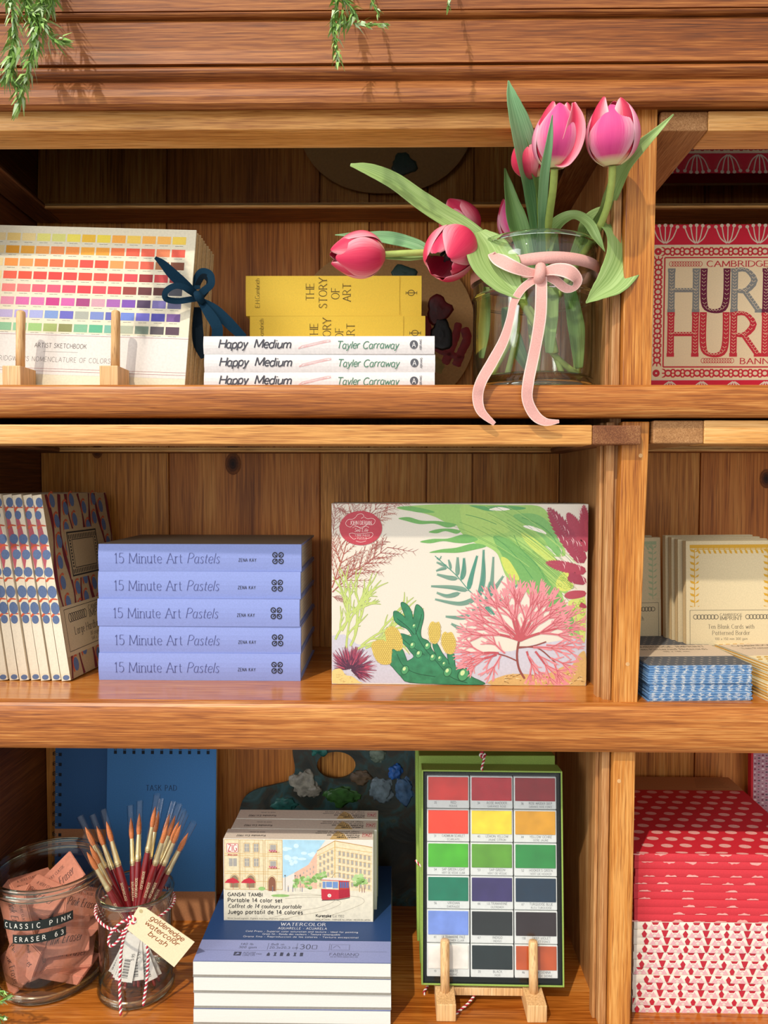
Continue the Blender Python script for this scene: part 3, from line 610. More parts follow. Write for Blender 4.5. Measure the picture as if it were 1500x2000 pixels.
def leaf_mat(name, a_, b_, c_):
    m, n, L, o = newmat(name); b = n.new('ShaderNodeBsdfPrincipled'); L.new(b.outputs[0], o.inputs[0]); b.inputs['Roughness'].default_value = .5; b.inputs['Specular IOR Level'].default_value = .35
    u = n.new('ShaderNodeUVMap'); mp = n.new('ShaderNodeMapping'); mp.inputs['Scale'].default_value = (28, 2, 1); L.new(u.outputs[0], mp.inputs[0]); z = n.new('ShaderNodeTexNoise'); L.new(mp.outputs[0], z.inputs['Vector']); z.inputs['Scale'].default_value = 1; z.inputs['Detail'].default_value = 5
    r = n.new('ShaderNodeValToRGB'); L.new(z.outputs['Fac'], r.inputs[0]); E = r.color_ramp.elements; E[0].position = .3; E[0].color = lin(a_); E[1].position = .72; E[1].color = lin(c_); e = E.new(.5); e.color = lin(b_); L.new(r.outputs[0], b.inputs['Base Color'])
    return m
LF1 = leaf_mat('tulip_leaf', '789650', '8fab64', 'aac280'); LF2 = leaf_mat('tulip_leaf_bluish', '5f9060', '7dad78', '9dc493'); LF3 = leaf_mat('tulip_leaf_dark', '557a40', '6e9450', '8aaa66'); STM = paint('a8bb62', .5, .08, 200)
def bloom(root, base, tip, rad, op=.0, twist=0.0, mats=(PT1, PT3), tilt_seed=0, inner=.9, short=1.0):
    """six overlapping petals between base and tip (mm points); op opens the mouth"""
    base, tip = Vector(base), Vector(tip); ax = (tip - base); Ln = ax.length; ax.normalize(); v = Vector((0, -1, 0)); v = (v - ax * v.dot(ax)).normalized(); u = v.cross(ax)
    rr = random.Random(tilt_seed)
    for k in range(6):
        outer = k % 2 == 0; a0 = twist + k * math.pi / 3; sc = 1 if outer else inner; b = MB(); rows = []; N = 14; M_ = 9; hh = Ln * (1 if outer else 1.02) * rr.uniform(.95, 1.03) * (short if k == 0 else 1); bend = rr.uniform(-.05, .05)
        for i in range(N + 1):
            t = i / N; prof = math.sin(math.pi * min(1, (.02 + .91 * t) ** .82)) ** .62; prof = prof * (1 - op * .0) + op * .9 * t ** 2
            rr_ = rad * sc * max(.1, prof) ; wid = math.radians(62) * (max(0, math.sin(math.pi * min(1, .10 + .86 * t ** 1.15))) ** .55) * (1.0 if t < .97 else .8) / max(.35, prof) ** .25
            row = []
            for j in range(M_):
                q = j / (M_ - 1) * 2 - 1; a = a0 + q * wid + bend * t; cur = 1 - .10 * q * q * (1 if outer else .5) + (.05 * abs(q) ** 3 * t if outer else 0); r = rr_ * cur + (.6 if outer else 0)
                z = hh * (t - .035 * q * q * t); wav = .6 * math.sin(q * 5 + k) * t
                row.append(base + u * (math.sin(a) * (r + wav)) + v * (math.cos(a) * (r + wav)) + ax * z)
            rows.append(row)
        b.strip(rows, mats[0] if outer else mats[1]); b.build('petal', root, solid=.5, sub=1)
def leafp(root, pts, w, m, fold=.25, n=7, name='leaf', tw=0.0, side=None):
    """leaf blade along pixel/depth points; w list of widths in mm"""
    P = [Vector(p) for p in cr([tuple(W(*q)) for q in pts], n)]; K = len(P); wl = cr([(x,) for x in w], 12); rows = []
    for i, p in enumerate(P):
        d = (P[min(i + 1, K - 1)] - P[max(i - 1, 0)]).normalized(); t = i / (K - 1); nrm = Vector((0, -1, 0)); a = tw * t
        nrm = Vector((math.sin(a), -math.cos(a), .25)).normalized() if tw else Vector((.15, -1, .25)).normalized()
        s_ = d.cross(nrm)
        if s_.length < .15: s_ = d.cross(Vector((1, 0, 0)))
        s_.normalize(); nn = s_.cross(d).normalized(); ww = wl[min(int(round(t * (len(wl) - 1))), len(wl) - 1)][0]; row = []
        for q in (-1, -.6, -.25, 0, .25, .6, 1): row.append(p + s_ * (ww / 2 * q) + nn * (ww * fold * (abs(q) ** 1.5 - .4)) + nn * (.5 * math.sin(t * 19 + q * 2) * abs(q)))
        rows.append(row)
    b = MB(); b.strip(rows, m); return b.build(name, root, solid=.7, sub=1)
def stem(root, pts, r=3.4, m=STM):
    P = cr([tuple(W(*q)) for q in pts], 8); n = len(P); b = MB(); b.tube(P, [r * (1 - .12 * (1 - i / n)) for i in range(n)], m, 12); b.build('stem', root)
def tulip(label): return thing('tulip', label, 'tulip', tuple(W(1040, 700, VY)), (0, 0, 0), 'pink tulips in the vase')
def ctr(root):     # parts are authored in world mm, so take the root offset back out
    for o in SC.objects:
        if o.parent == root: o.location = -root.location
def V_(px, py, y): return W(px, py, y)
# A: bloom lying to the far left
t = tulip('pink tulip bending far left in front of the yellow books'); bloom(t, V_(750, 497, 22), V_(648, 500, 10), 24.5, 0, .5, (PT2, PT3), 1)
stem(t, [(748, 497, 22), (800, 494, 22), (860, 494, 26), (930, 505, 36), (985, 540, 48), (1030, 610, 60), (1080, 690, 66), (1135, 738, 70)], 3.6)
leafp(t, [(654, 459, 20), (700, 460, 24), (760, 466, 30), (815, 480, 34), (842, 496, 36)], [1, 7, 15, 14, 6], LF2, .2); leafp(t, [(752, 504, 24), (800, 502, 28), (845, 500, 30)], [2, 10, 4], LF1, .2); ctr(t)
# B: open bloom towards the viewer
t = tulip('open pink tulip with a dark centre, beside the broad leaf'); bloom(t, V_(902, 468, 38), V_(858, 518, -6), 26.5, .22, .3, (PT2, PT2), 2); stem(t, [(902, 468, 38), (930, 478, 44), (972, 510, 54), (1000, 560, 60), (1010, 640, 66), (990, 735, 70)], 3.4)
b = MB(); rows = []
for i in range(9): a = i / 8 * 2 * math.pi; c0 = V_(888, 482, 26); rows.append(c0 + Vector((6 * math.cos(a), -8, 6 * math.sin(a))))
b.tube([V_(897, 474, 34), V_(880, 494, 14), V_(873, 503, 6)], [4, 3.4, 3.8], paint('3a2a2c', .6), 8)
for k in range(6): a = k * 1.047; o_ = Vector((7 * math.cos(a), 0, 7 * math.sin(a))); b.tube([V_(895, 476, 32) + o_ * .5, V_(875, 498, 10) + o_], [1, 1.6], paint('1d171c', .6), 6)
b.build('stamens', t); ctr(t)
# C: bloom hidden behind the long leaf
t = tulip('pink tulip half hidden behind the long left leaf'); bloom(t, V_(918, 470, 96), V_(874, 398, 92), 24, .1, .9, (PT2, PT3), 3); stem(t, [(918, 470, 96), (950, 505, 84), (1000, 560, 76), (1060, 640, 72), (1100, 735, 66)], 3.2); ctr(t)
# D: small bud with a white base
t = tulip('small pink tulip bud with a white base, left of the tall leaf'); bloom(t, V_(1008, 472, 92), V_(990, 388, 98), 17, -.05, .2, (PT1, PT3), 4); stem(t, [(1008, 472, 92), (1016, 500, 88), (1024, 560, 82), (1036, 640, 76), (1040, 732, 74)], 3)
leafp(t, [(986, 328, 62), (996, 380, 60), (1008, 430, 58), (1024, 490, 58), (1034, 560, 60)], [2, 14, 24, 22, 14], LF3, .22); ctr(t)
# E: bloom behind the tall leaf
t = tulip('pink tulip tucked behind the tall upright leaf'); bloom(t, V_(1050, 348, 6), V_(1036, 262, -2), 24, 0, 1.0, (PT2, PT3), 5); stem(t, [(1050, 348, 6), (1054, 420, 30), (1056, 500, 60), (1056, 620, 78), (1048, 735, 68)], 3.2)
leafp(t, [(993, 157, -44), (1000, 195, -40), (1014, 250, -30), (1028, 310, -14), (1040, 380, 14), (1050, 450, 40), (1056, 510, 52), (1060, 600, 58)], [1.5, 13, 25, 31, 30, 23, 16, 10], LF2, .26); leafp(t, [(1020, 240, -28), (1040, 290, -14), (1052, 350, 2), (1062, 410, 30)], [2, 12, 18, 14], LF3, .2); ctr(t)
# F: tall central bloom
t = tulip('tall pink tulip in the centre with one petal peeling off to the right'); bloom(t, V_(1083, 330, -26), V_(1094, 200, -40), 24, .02, .15, (PT1, PT3), 6, short=.95)
leafp(t, [(1084, 322, -32), (1100, 314, -42), (1117, 278, -50), (1124, 235, -54), (1120, 200, -56)], [4, 15, 21, 17, 3], PT2, .3, name='petal'); stem(t, [(1083, 328, -26), (1080, 370, -10), (1072, 430, 22), (1066, 500, 56), (1068, 600, 60), (1084, 690, 58)], 4.2)
leafp(t, [(1079, 224, -70), (1072, 280, -58), (1062, 340, -40), (1056, 410, -8), (1054, 480, 30), (1056, 560, 52)], [1, 7, 11, 12, 12, 9], LF2, .3); leafp(t, [(1068, 410, 66), (1074, 450, 64), (1080, 500, 62)], [4, 16, 14], LF3, .2); ctr(t)
# G: tall right bloom
t = tulip('tallest pink tulip at the right, in front of the door post'); bloom(t, V_(1196, 324, -34), V_(1197, 190, -50), 25.5, .05, .42, (PT1, PT3), 7, short=.90); stem(t, [(1196, 322, -34), (1194, 360, -22), (1184, 410, -2), (1160, 465, 26), (1130, 510, 50), (1090, 580, 56), (1056, 660, 54), (1030, 735, 52)], 4.0)
leafp(t, [(1316, 223, -44), (1284, 255, -40), (1246, 292, -32), (1214, 330, -20), (1192, 380, 2), (1172, 430, 28), (1140, 480, 50)], [1, 7, 13, 16, 18, 16, 8], LF1, .25); ctr(t)
# leaves that spring straight from the jar belong to the tulips beside them
t = tulip('headless tulip shoot with broad leaves spreading left and right over the rim'); 
leafp(t, [(684, 322, 8), (720, 332, 10), (770, 356, 16), (820, 392, 24), (862, 420, 30), (900, 444, 32), (945, 480, 34), (985, 520, 44)], [4, 14, 21, 23, 24, 26, 24, 14], LF1, .16)
leafp(t, [(932, 452, 26), (948, 478, 14), (962, 510, -4), (985, 545, -14), (1008, 570, -16), (1026, 584, -16)], [18, 44, 54, 42, 18, 2], LF1, .14); leafp(t, [(946, 458, 30), (966, 484, 28), (990, 512, 36), (1010, 540, 46)], [3, 18, 20, 10], LF3, .2)
leafp(t, [(1062, 490, 50), (1074, 455, 42), (1098, 430, 30), (1124, 422, 20), (1148, 436, 10), (1164, 462, 6), (1182, 492, 8)], [18, 17, 15, 13, 14, 10, 1], LF1, .2)
leafp(t, [(1120, 510, 52), (1142, 468, 48), (1158, 440, 36), (1184, 428, 24), (1208, 440, 14), (1222, 470, 8), (1218, 510, 4), (1196, 548, -2), (1168, 572, -8), (1144, 592, -14)], [14, 22, 28, 34, 40, 44, 42, 34, 18, 1], LF1, .14)
stem(t, [(985, 520, 46), (1000, 580, 54), (1000, 650, 50), (960, 730, 46)], 4.2); stem(t, [(1120, 510, 54), (1110, 580, 60), (1122, 660, 70), (1128, 735, 72)], 4)
leafp(t, [(985, 600, 90), (1000, 660, 92), (1030, 720, 92)], [8, 22, 10], LF3, .15); leafp(t, [(1078, 560, 34), (1076, 620, 30), (1072, 690, 30)], [14, 15, 9], LF1, .2); leafp(t, [(1110, 560, 44), (1124, 640, 44), (1130, 720, 50)], [14, 20, 10], LF3, .2); leafp(t, [(950, 560, 80), (945, 640, 84), (940, 700, 80)], [8, 14, 6], LF1, .2); ctr(t)
# ------------------------------------------------------------------ red banner box in the right compartment
RED = paint('da1a38', .6, .05, 900); BCR = paint('f6e2b6', .7, .06, 900); BCRL = paint('ead9c2', .7); GREY = paint('8b8d88', .7, .15, 700); MAR = paint('6e1a3c', .7, .1, 700); BRED = paint('cf2f3c', .7, .1, 700)
by = 170; bw = 350; bx0 = 312; bz1 = W(1300, 438, by).z; bh = bz1 - Z1 - .2
ban = thing('banner_box', 'flat red and cream box lettered with a hurrah banner, behind the right post', 'box', (bx0, by, Z1 + .1))
b = MB(); b.box(0, bw, 0, 26, 0, bh, RED, .6)
k = 1450 / (771 + by); L_ = W(0, 600, by).x; pxl = 771 + bx0 * k - 1
a = px_art(b, (pxl, 438, pxl + bw * k, 438 + bh * k), bw, bh)
def umbel(x, y, s, up, m=BCRL):
    for q in (-1, -.5, 0, .5, 1):
        ex, ey = x + q * 23, y - up * (34 - 3 * q * q); P = cr([(x + q * 2, y), (x + q * 14, y - up * 10), (ex, ey)], 5); a.line(P, 2.2, m, 1); a.ell(ex, ey, 3.6, 3.4, m, 1, 10)
for i in range(9): umbel(1286 + 59.5 * i, 474, 1, 1)
for i in range(8): umbel(1300 + 61 * i, 737, 1, -1)
a.rect(pxl, 478, 1820, 733, BCR, 1)
a.rect(1268, 480, 1820, 499, BCR, 2)
def chain(x, y, horiz):
    a.ring(x, y, 6, 5.5, 3.4, BRED, 3, 12); a.ell(x, y, 2.4, 2.4, BCRL, 4, 8)
    for q in (-1, 1):
        for r in (-1, 1):
            d = [(x + q * 5, y + r * 4), (x + q * 8, y + r * 7), (x + q * 12, y + r * 8)] if horiz else [(x + q * 4, y + r * 5), (x + q * 7, y + r * 8), (x + q * 8, y + r * 12)]
            a.line(d, [3, 2.6, 1], BRED, 3)
    a.line([(x - 12, y), (x - 6, y)] if horiz else [(x, y - 12), (x, y - 6)], 2.2, BRED, 3); a.line([(x + 6, y), (x + 12, y)] if horiz else [(x, y + 6), (x, y + 12)], 2.2, BRED, 3)
for i in range(26): chain(1291 + 18.5 * i, 489.5, True); chain(1296 + 18.5 * i, 721, True)
for i in range(11): chain(1274, 510 + 18.6 * i, False)
for y in (489.5, 721): a.ell(1273, y, 7, 7, BRED, 3, 16); a.ell(1273, y, 2, 2, BCRL, 4, 8)
a.frame(1286, 501, 1760, 709, 2.6, BRED, 3); a.line([(pxl, 477.5), (1820, 477.5)], 1.6, BCRL, 3); a.line([(pxl, 734), (1820, 732)], 1.6, BCRL, 3)
def curl(x0, x1, y, r, m, w=1.0):
    n = int((x1 - x0) / (r * 1.05))
    for i in range(n): a.ring(x0 + (i + .5) * (x1 - x0) / n, y, r * .85, r, w, m, 4, 12)
curl(1296, 1356, 513, 4.6, BRED); curl(1360, 1420, 697, 4.6, BRED)
a.text('CAMBRIDGE IMPRINT', 1366, 518, 10.5, BRED, 4, thick=.2, thin=.09, serif=True, sp=.1, fit=210); a.text('BANNER', 1433, 703, 10.5, BRED, 4, thick=.2, thin=.09, serif=True, sp=.14, fit=82)
for word_y, h, cols in ((602, 77, (GREY, MAR, GREY, MAR, GREY, MAR)), (686, 78, (BRED,) * 6)):
    for ch, x, wd, c in zip('HURRAH', (1295, 1357, 1415, 1475, 1533, 1592), (56, 52, 54, 54, 56, 56), cols):
        a.text(ch, x, word_y, h, c, 4, thick=.17, thin=.09, serif=True, fit=wd)
        rr = random.Random(x)
        w_, st = glyph(ch)
        for P, _ in st:                      # cream sprigs inside the letter strokes
            for i in range(len(P) - 1):
                n = max(1, int(math.hypot(P[i + 1][0] - P[i][0], P[i + 1][1] - P[i][1]) / .75))
                for q in range(n):
                    t_ = (q + .5) / n; sx_ = wd / (a.width(ch, h, .12, 1)); gx = x + (P[i][0] + (P[i + 1][0] - P[i][0]) * t_) * h / 10 * sx_; gy = word_y - (P[i][1] + (P[i + 1][1] - P[i][1]) * t_) * h / 10
                    for s_ in (-1, 1): a.line([(gx, gy), (gx + s_ * 3.6, gy - 3.2)], [.4, 1.1], BCR, 6)
b.build('lid', ban); b = MB(); b.box(.8, bw - .8, 26.2, 34, .8, bh - .8, BCR, .4); b.build('tray', ban)
# ------------------------------------------------------------------ middle shelf
# --- five lavender books
LAV = paint('8796d0', .5, .05, 700); LAVB = paint('7d86c8', .5, .05, 700)
def pa_art(b):
    a = px_art(b, (193, 1279, 595, 1331), 233, 31.4, y=-.5); k = paint('4c5388'); d = paint('2c2e3c')
    a.text('15 Minute Art', 224, 1315, 19, k, thick=.065, thin=.035, serif=True, sp=.07, fit=136); a.text('Pastels', 369, 1315, 19, k, thick=.065, thin=.035, serif=False, slant=.22, sp=.06, fit=64)
    Art(b, (0, 0, 31.4), (1, 0, 0), (0, 1, 0), (0, 0, 1), .05).rect(.4, 3, 232.6, 149, paint('86745f', .6), 0)
    a.text('ZENA KAY', 471, 1312, 6.2, d, thick=.12, sp=.22, fit=35)
    for sx in (-1, 1):
        for sy in (-1, 1):
            a.ring(549 + sx * 6, 1305 + sy * 6, 4.4, 4.4, 2.2, d, 1, 14); a.line([(549 + sx * 1.5, 1305 + sy * 1.5), (549 + sx * 7, 1305 + sy * 7)], 2.0, d, 1)
pb = None; W0 = W(193, 1331, 72).x
for i, (dx, rz, dw) in enumerate(((0, 0, 0), (.4, .002, 0), (-.6, -.001, 0), (.2, .003, 0), (1.0, .012, 0))):
    lb = ('lavender pastels art book at the bottom of the stack of five', 'lavender pastels art book second from the bottom of the stack', 'lavender pastels art book in the middle of the stack', 'lavender pastels art book second from the top of the stack', 'lavender pastels art book on top of the stack')[i]
    loc = (W0 + dx, 72 + (0, 1, 0, 1.5, 1)[i], Z2 + .1 + i * 31.5)
    if pb is None: pb = book('art_book', 233, 150, 31.4, LAV, PAPER, lb, 'book', loc, (0, 0, rz), 'lavender art books on the middle shelf', pa_art, 2.5)
    else: dup(pb, loc, (0, 0, rz), lb)
# --- puzzle box
PW, PH, PD = 287, 205, 44; PY = 60
pz = thing('puzzle_box', 'shrink-wrapped puzzle box printed with green kelp and pink coral', 'box', (W(648, 1333, PY).x, PY, Z2 + .1))
PCR = paint('ddd5c5', .65, .04, 900); b = MB(); b.box(0, PW, 0, PD, 0, PH, PCR, .8)
a = px_art(b, (63, 110, 1248, 950), PW, PH)
def J(s_, dx=0, dy=0): v = [float(x) for x in s_.split()]; return [(v[i] + dx, v[i + 1] + dy) for i in range(0, len(v), 2)]
def J6(s_): v = [float(x) for x in s_.split()]; return [((640 + v[i] / 4.6875 - 620) / .4267, (960 + v[i + 1] / 4.6875 - 930) / .4267) for i in range(0, len(v), 2)]
def J7(s_): v = [float(x) for x in s_.split()]; return [((900 + v[i] / 5.263 - 620) / .4267, (960 + v[i + 1] / 5.263 - 930) / .4267) for i in range(0, len(v), 2)]
def blob(p, m, l=1, n=4): a.poly([(max(64, min(1247, x)), max(111, min(949, y))) for x, y in cr(p, n, True)], m, l)
rr = random.Random(3)
a.poly(J('64 722 120 715 180 760 300 790 400 800 640 800 900 790 1000 760 1150 735 1246 730 1246 948 64 942'), paint('c4c2cc', .7, .06), 0)
# kelp
blob(J('365 130 430 120 560 113 700 113 900 116 1010 118 1060 150 1090 210 1120 260 1145 340 1110 352 1075 350 1095 380 1150 410 1180 470 1150 520 1130 520 1160 590 1210 640 1235 690 1230 728 1180 720 1145 680 1120 620 1080 580 1040 555 1000 545 950 500 900 470 870 440 850 390 830 340 790 310 740 295 700 275 660 240 640 210 590 195 540 170 470 150 400 140'), '9ac06a', 2)
for q in ('372 178 420 172 480 188 560 190 640 205 600 220 540 202 470 204 410 190', '512 240 560 226 620 225 660 235 640 248 590 236 550 246', '472 285 530 272 600 270 680 250 740 272 700 290 640 290 580 282 520 292', '515 335 570 320 640 312 720 292 780 305 720 322 650 335 580 335', '365 128 420 122 500 135 540 150 480 152 420 142'): blob(J(q), '6fa85c', 2.5)
blob(J7('350 420 480 440 600 520 740 640 860 780 940 900 1040 1040 1130 1180 1200 1330 1190 1440 1120 1400 1050 1290 960 1180 860 1080 740 980 620 900 560 800 480 720 440 620 380 520'), '72a85e', 3)
blob(J7('430 640 500 660 560 740 620 850 600 880 520 830 460 750'), 'c6cf62', 3.5); blob(J7('640 380 760 440 900 560 1000 660 960 700 860 660 740 540 660 450'), 'bfd068', 3.5); blob(J7('0 130 120 100 300 160 420 250 520 360 420 400 300 400 180 420 60 380'), 'a6c66c', 2.8)
blob(J7('560 200 760 190 900 260 1000 400 1070 560 1020 620 940 560 860 440 720 330 600 260'), '7bb066', 3); blob(J7('100 105 300 115 520 110 680 130 620 150 440 150 300 165 180 135'), '5f9f62', 3); blob(J7('650 320 720 312 860 360 895 400 820 380 720 348'), 'ece7da', 4); blob(J7('300 150 400 122 520 145 420 160'), 'ece7da', 4); blob(J7('880 520 930 540 1000 620 960 590'), 'ece7da', 4)
for q in ('560 410 640 560 800 720 900 880', '360 430 520 560 640 700 760 860', '640 230 820 300 960 420 1020 540', '60 200 220 240 380 300'): a.line(cr(J7(q), 6), [1, 3, 4, 3] * 4 + [1] * 99 if 0 else 2.6, '4f8f52', 4)
for i in range(46):                                    # engraved streaks along the kelp
    t = rr.random(); s0 = rr.uniform(-1, 1); P = []
    for k in range(7):
        q = t * .6 + k * .06; bx = 700 + 480 * q + 90 * math.sin(q * 2); by = 150 + 420 * q ** 1.25; P.append((bx + s0 * 95 * (1 - .4 * q), by - s0 * 70 * (1 - .2 * q)))
    P = [(x, y) for x, y in P if 116 < y < 700 and x < 1200]
    if len(P) > 2: a.line(cr(P, 4), 1.5, ('6fa452', 'b4cf78', '5f9650')[i % 3], 4.2 + .5 * rr.random())
blob(J7('1130 1100 1260 1060 1310 1080 1310 1500 1270 1480 1240 1380 1180 1260'), 'c9d274', 3.2); blob(J7('1000 900 1080 790 1180 810 1200 900 1140 980 1040 980'), 'd0d468', 3.2)
for i in range(26): x, y = rr.uniform(1160, 1300), rr.uniform(1080, 1400); a.ring((900 + x / 5.263 - 620) / .4267, (960 + y / 5.263 - 930) / .4267, 9, 7, 2, '8fae48', 4, 9)
for i in range(14): x, y = rr.uniform(1040, 1180), rr.uniform(820, 960); a.ring((900 + x / 5.263 - 620) / .4267, (960 + y / 5.263 - 930) / .4267, 9, 7, 2, '8fae48', 4, 9)
# maroon fronds, top right
def plume(x0, y0, x1, y1, wd, m, l):
    n = 26; dx, dy = x1 - x0, y1 - y0; L2 = math.hypot(dx, dy); ux, uy = dx / L2, dy / L2
    a.line([(x0, y0), (x1, y1)], [5, 2], m, l)
    for i in range(n):
        t = i / n; w = wd * math.sin(math.pi * min(1, .25 + .75 * t)) ** .7 * (1 - .15 * (i % 2)); bx, by = x0 + dx * t, y0 + dy * t
        for s_ in (-1, 1):
            dx2, dy2 = ux * .8 - s_ * uy * .6, uy * .8 + s_ * ux * .6; px_, py_ = -dy2, dx2
            a.poly([(max(64, min(1247, x)), max(111, min(949, y))) for x, y in ((bx, by), (bx + dx2 * w * .45 + px_ * w * .2, by + dy2 * w * .45 + py_ * w * .2), (bx + dx2 * w, by + dy2 * w), (bx + dx2 * w * .5 - px_ * w * .2, by + dy2 * w * .5 - py_ * w * .2))], m, l + .1 * (i % 3))
for q in ((1230, 380, 1060, 125, 70), (1240, 330, 1225, 112, 48), (1240, 420, 1052, 378, 46), (1240, 300, 1150, 150, 50), (1242, 520, 1142, 532, 34), (1242, 470, 1160, 440, 44), (1244, 585, 1215, 572, 20), (1243, 250, 1244, 180, 30)): plume(*q, ('a84456', 'b04a58', '9c3f52')[int(q[1]) % 3], 5)
for i in range(44): x, y = rr.uniform(1075, 1236), rr.uniform(130, 520); a.line([(x, y), (x + 8, y + 12), (x + 10, y + 26)], [1, 3.4, .6], 'e3c3c2', 6) if x > 1075 + (y - 130) * .2 and (y < 400 or x > 1170) else None
# red-brown twiggy weed, top left
def twig(x, y, an, ln, w, dep, m, l, sp=.5, n=7):
    P = [(x, y)]; cur = an
    for i in range(n): cur += rr.uniform(-.07, .07); x += math.cos(cur) * ln / n; y += math.sin(cur) * ln / n; P.append((x, y))
    P = [(max(64, min(1246, p[0])), max(111, min(948, p[1]))) for p in P]; a.line(P, [w * (1 - .6 * i / n) for i in range(n + 1)], m, l + .8 * rr.random())
    if dep:
        for i in range(1, n + 1):
            for s_ in (-1, 1):
                if rr.random() < .93: twig(*P[i], cur + s_ * sp + rr.uniform(-.15, .15), ln * (.34 if dep > 1 else .22) * rr.uniform(.7, 1.15), w * .6, dep - 1, m, l, sp, 5 if dep > 1 else 3)
BRN = paint('9a5048', .6); BRN2 = paint('a85a4a', .6)
for q in ((64, 500, -1.15, 330, 6), (66, 520, -.72, 330, 6), (64, 470, -.42, 230, 4), (70, 250, -1.4, 130, 3), (110, 300, -.9, 300, 5), (90, 130, .6, 60, 3), (220, 240, -.7, 130, 4), (150, 210, -1.3, 90, 3), (100, 380, -1.9, 120, 3), (250, 320, -.6, 70, 3), (66, 540, .3, 60, 3)): twig(*q, 2, BRN if int(q[0]) % 4 else BRN2, 2, .62, 8)
# yellow-green forked weed
YG = paint('bccb74', .6); YGD = paint('93a94e', .6)
def fork(x, y, an, ln, w, dep):
    cv = rr.uniform(-.22, .22); P = [(x + math.cos(an + cv * t) * ln * t, y + math.sin(an + cv * t) * ln * t) for t in (0, .25, .5, .75, 1)]
    P = [(max(66, p[0]), p[1]) for p in P]; ws = [w, w * .95, w * .9, w * .85, w * .8] if dep else [w, w * .9, w * .7, w * .45, .5]
    q_ = rr.random(); a.line(P, [q + 2.4 for q in ws], YGD, 2.2 + .5 * q_); a.line(P, ws, YG, 2.9 + .5 * q_)
    if dep:
        for s_ in (-1, 1): fork(*P[-1], an + cv + s_ * rr.uniform(.12, .42), ln * rr.uniform(.62, .95), w * .85, dep - 1)
        fork(*P[2], an + rr.choice((-1, 1)) * rr.uniform(.35, .6), ln * .6, w * .75, max(0, dep - 2))
for q in ((150, 770, -1.05, 105, 9), (130, 780, -1.5, 120, 8), (200, 770, -.75, 105, 9), (80, 740, -1.2, 100, 8), (170, 790, -.5, 110, 8), (220, 780, -.35, 90, 7), (110, 700, -1.0, 90, 8)): fork(*q, 3)
# teal fern
TEAL = paint('4f8f7a', .6)
def resample(P, step):
    out = [P[0]]; acc = 0
    for i in range(1, len(P)):
        d = math.hypot(P[i][0] - P[i - 1][0], P[i][1] - P[i - 1][1]); t = step - acc
        while t <= d: out.append((P[i - 1][0] + (P[i][0] - P[i - 1][0]) * t / d, P[i - 1][1] + (P[i][1] - P[i - 1][1]) * t / d)); t += step
        acc = d - (t - step)
    return out
def pinna(P, w0, l=3):
    P = cr(P, 8); ln = sum(math.hypot(P[i][0] - P[i - 1][0], P[i][1] - P[i - 1][1]) for i in range(1, len(P))); P = resample(P, 6.5); n = len(P); a.line(P, [2.8 - 1.6 * i / n for i in range(n)], TEAL, l)
    for i in range(1, n):
        dx, dy = P[i][0] - P[i - 1][0], P[i][1] - P[i - 1][1]; d = math.hypot(dx, dy) or 1; ux, uy = dx / d, dy / d; w = min(w0, .2 * ln) * (1.1 - .75 * i / n) * (.6 + .4 * min(1, i / 3))
        for s_ in (-1, 1):
            bx, by = P[i][0], P[i][1]; a.line([(bx, by), (bx + (ux * .5 - s_ * uy * .55) * w, by + (uy * .5 + s_ * ux * .55) * w), (bx + (ux * 1.0 - s_ * uy * .8) * w, by + (uy * 1.0 + s_ * ux * .8) * w)], [2.2, 3.4, .8], TEAL, l + .5 + .3 * rr.random())
a.line(cr(J6('990 560 1080 640 1200 750 1310 880 1420 970 1500 1040'), 6), 4, TEAL, 3); a.line(cr(J('740 545 790 590 820 620'), 4), 5, TEAL, 3)
for q in ('1110 660 1060 640 1010 620', '1110 670 1050 680 1000 700', '1210 770 1120 760 1010 730', '1300 880 1150 850 960 840', '1380 950 1220 1000 990 960', '1230 900 1110 930 1010 900', '1200 750 1200 660 1200 570', '1140 690 1130 640 1115 590', '1230 790 1260 700 1260 580', '1300 880 1330 740 1380 560', '1400 950 1430 760 1440 510', '1320 1110 1220 1130 1090 1120', '1310 1250 1230 1230 1150 1190', '1480 1040 1430 1040 1380 1040', '1000 570 1030 590 1050 560', '1470 1000 1480 900 1500 800'): pinna(J6(q), 15)
for q in ('20 880 40 780 45 660', '90 980 130 820 180 630', '200 1060 250 860 245 575', '280 1120 330 950 350 640', '300 1060 370 960 450 840', '360 1240 280 1170 130 1190', '520 990 560 960 610 920', '380 1100 440 1080 480 1130'): pinna(J7(q), 15)
# pink coral: forked fan
CO = paint('dd8f94', .6); COD = paint('b9555c', .6); COR = paint('8d4a44', .6)
def coral(x, y, an, ln, w, dep):
    cv = rr.uniform(-.15, .15); P = [(x + math.cos(an + cv * t) * ln * t, y + math.sin(an + cv * t) * ln * t) for t in (0, .35, .7, 1)]; m = COD if dep > 2 else CO
    P = [(min(1240, p[0]), min(946, p[1])) for p in P]; a.line(P, [w, w * .95, w * .9, w * (.9 if dep else .5)], m, 6 + .2 * dep + 1.5 * rr.random())
    if dep and dep < 3: a.line(P, w * .28, COD, 8.2 + .5 * rr.random())
    if dep:
        k = 3 if dep > 1 else 2
        for i in range(k): coral(*P[-1], an + cv + (i - (k - 1) / 2) * rr.uniform(.32, .52), ln * rr.uniform(.66, .92), w * .82, dep - 1)
        coral(*P[1], an + rr.choice((-1, 1)) * rr.uniform(.35, .6), ln * .75, w * .75, max(dep - 2, 0))
a.line(cr(J('960 915 935 870 925 810 932 750 940 730'), 5), [14, 9, 9, 9, 9] * 9, COR, 6) if 0 else a.line(cr(J('962 918 935 870 925 810 932 750 940 735'), 5), 10, COR, 6)
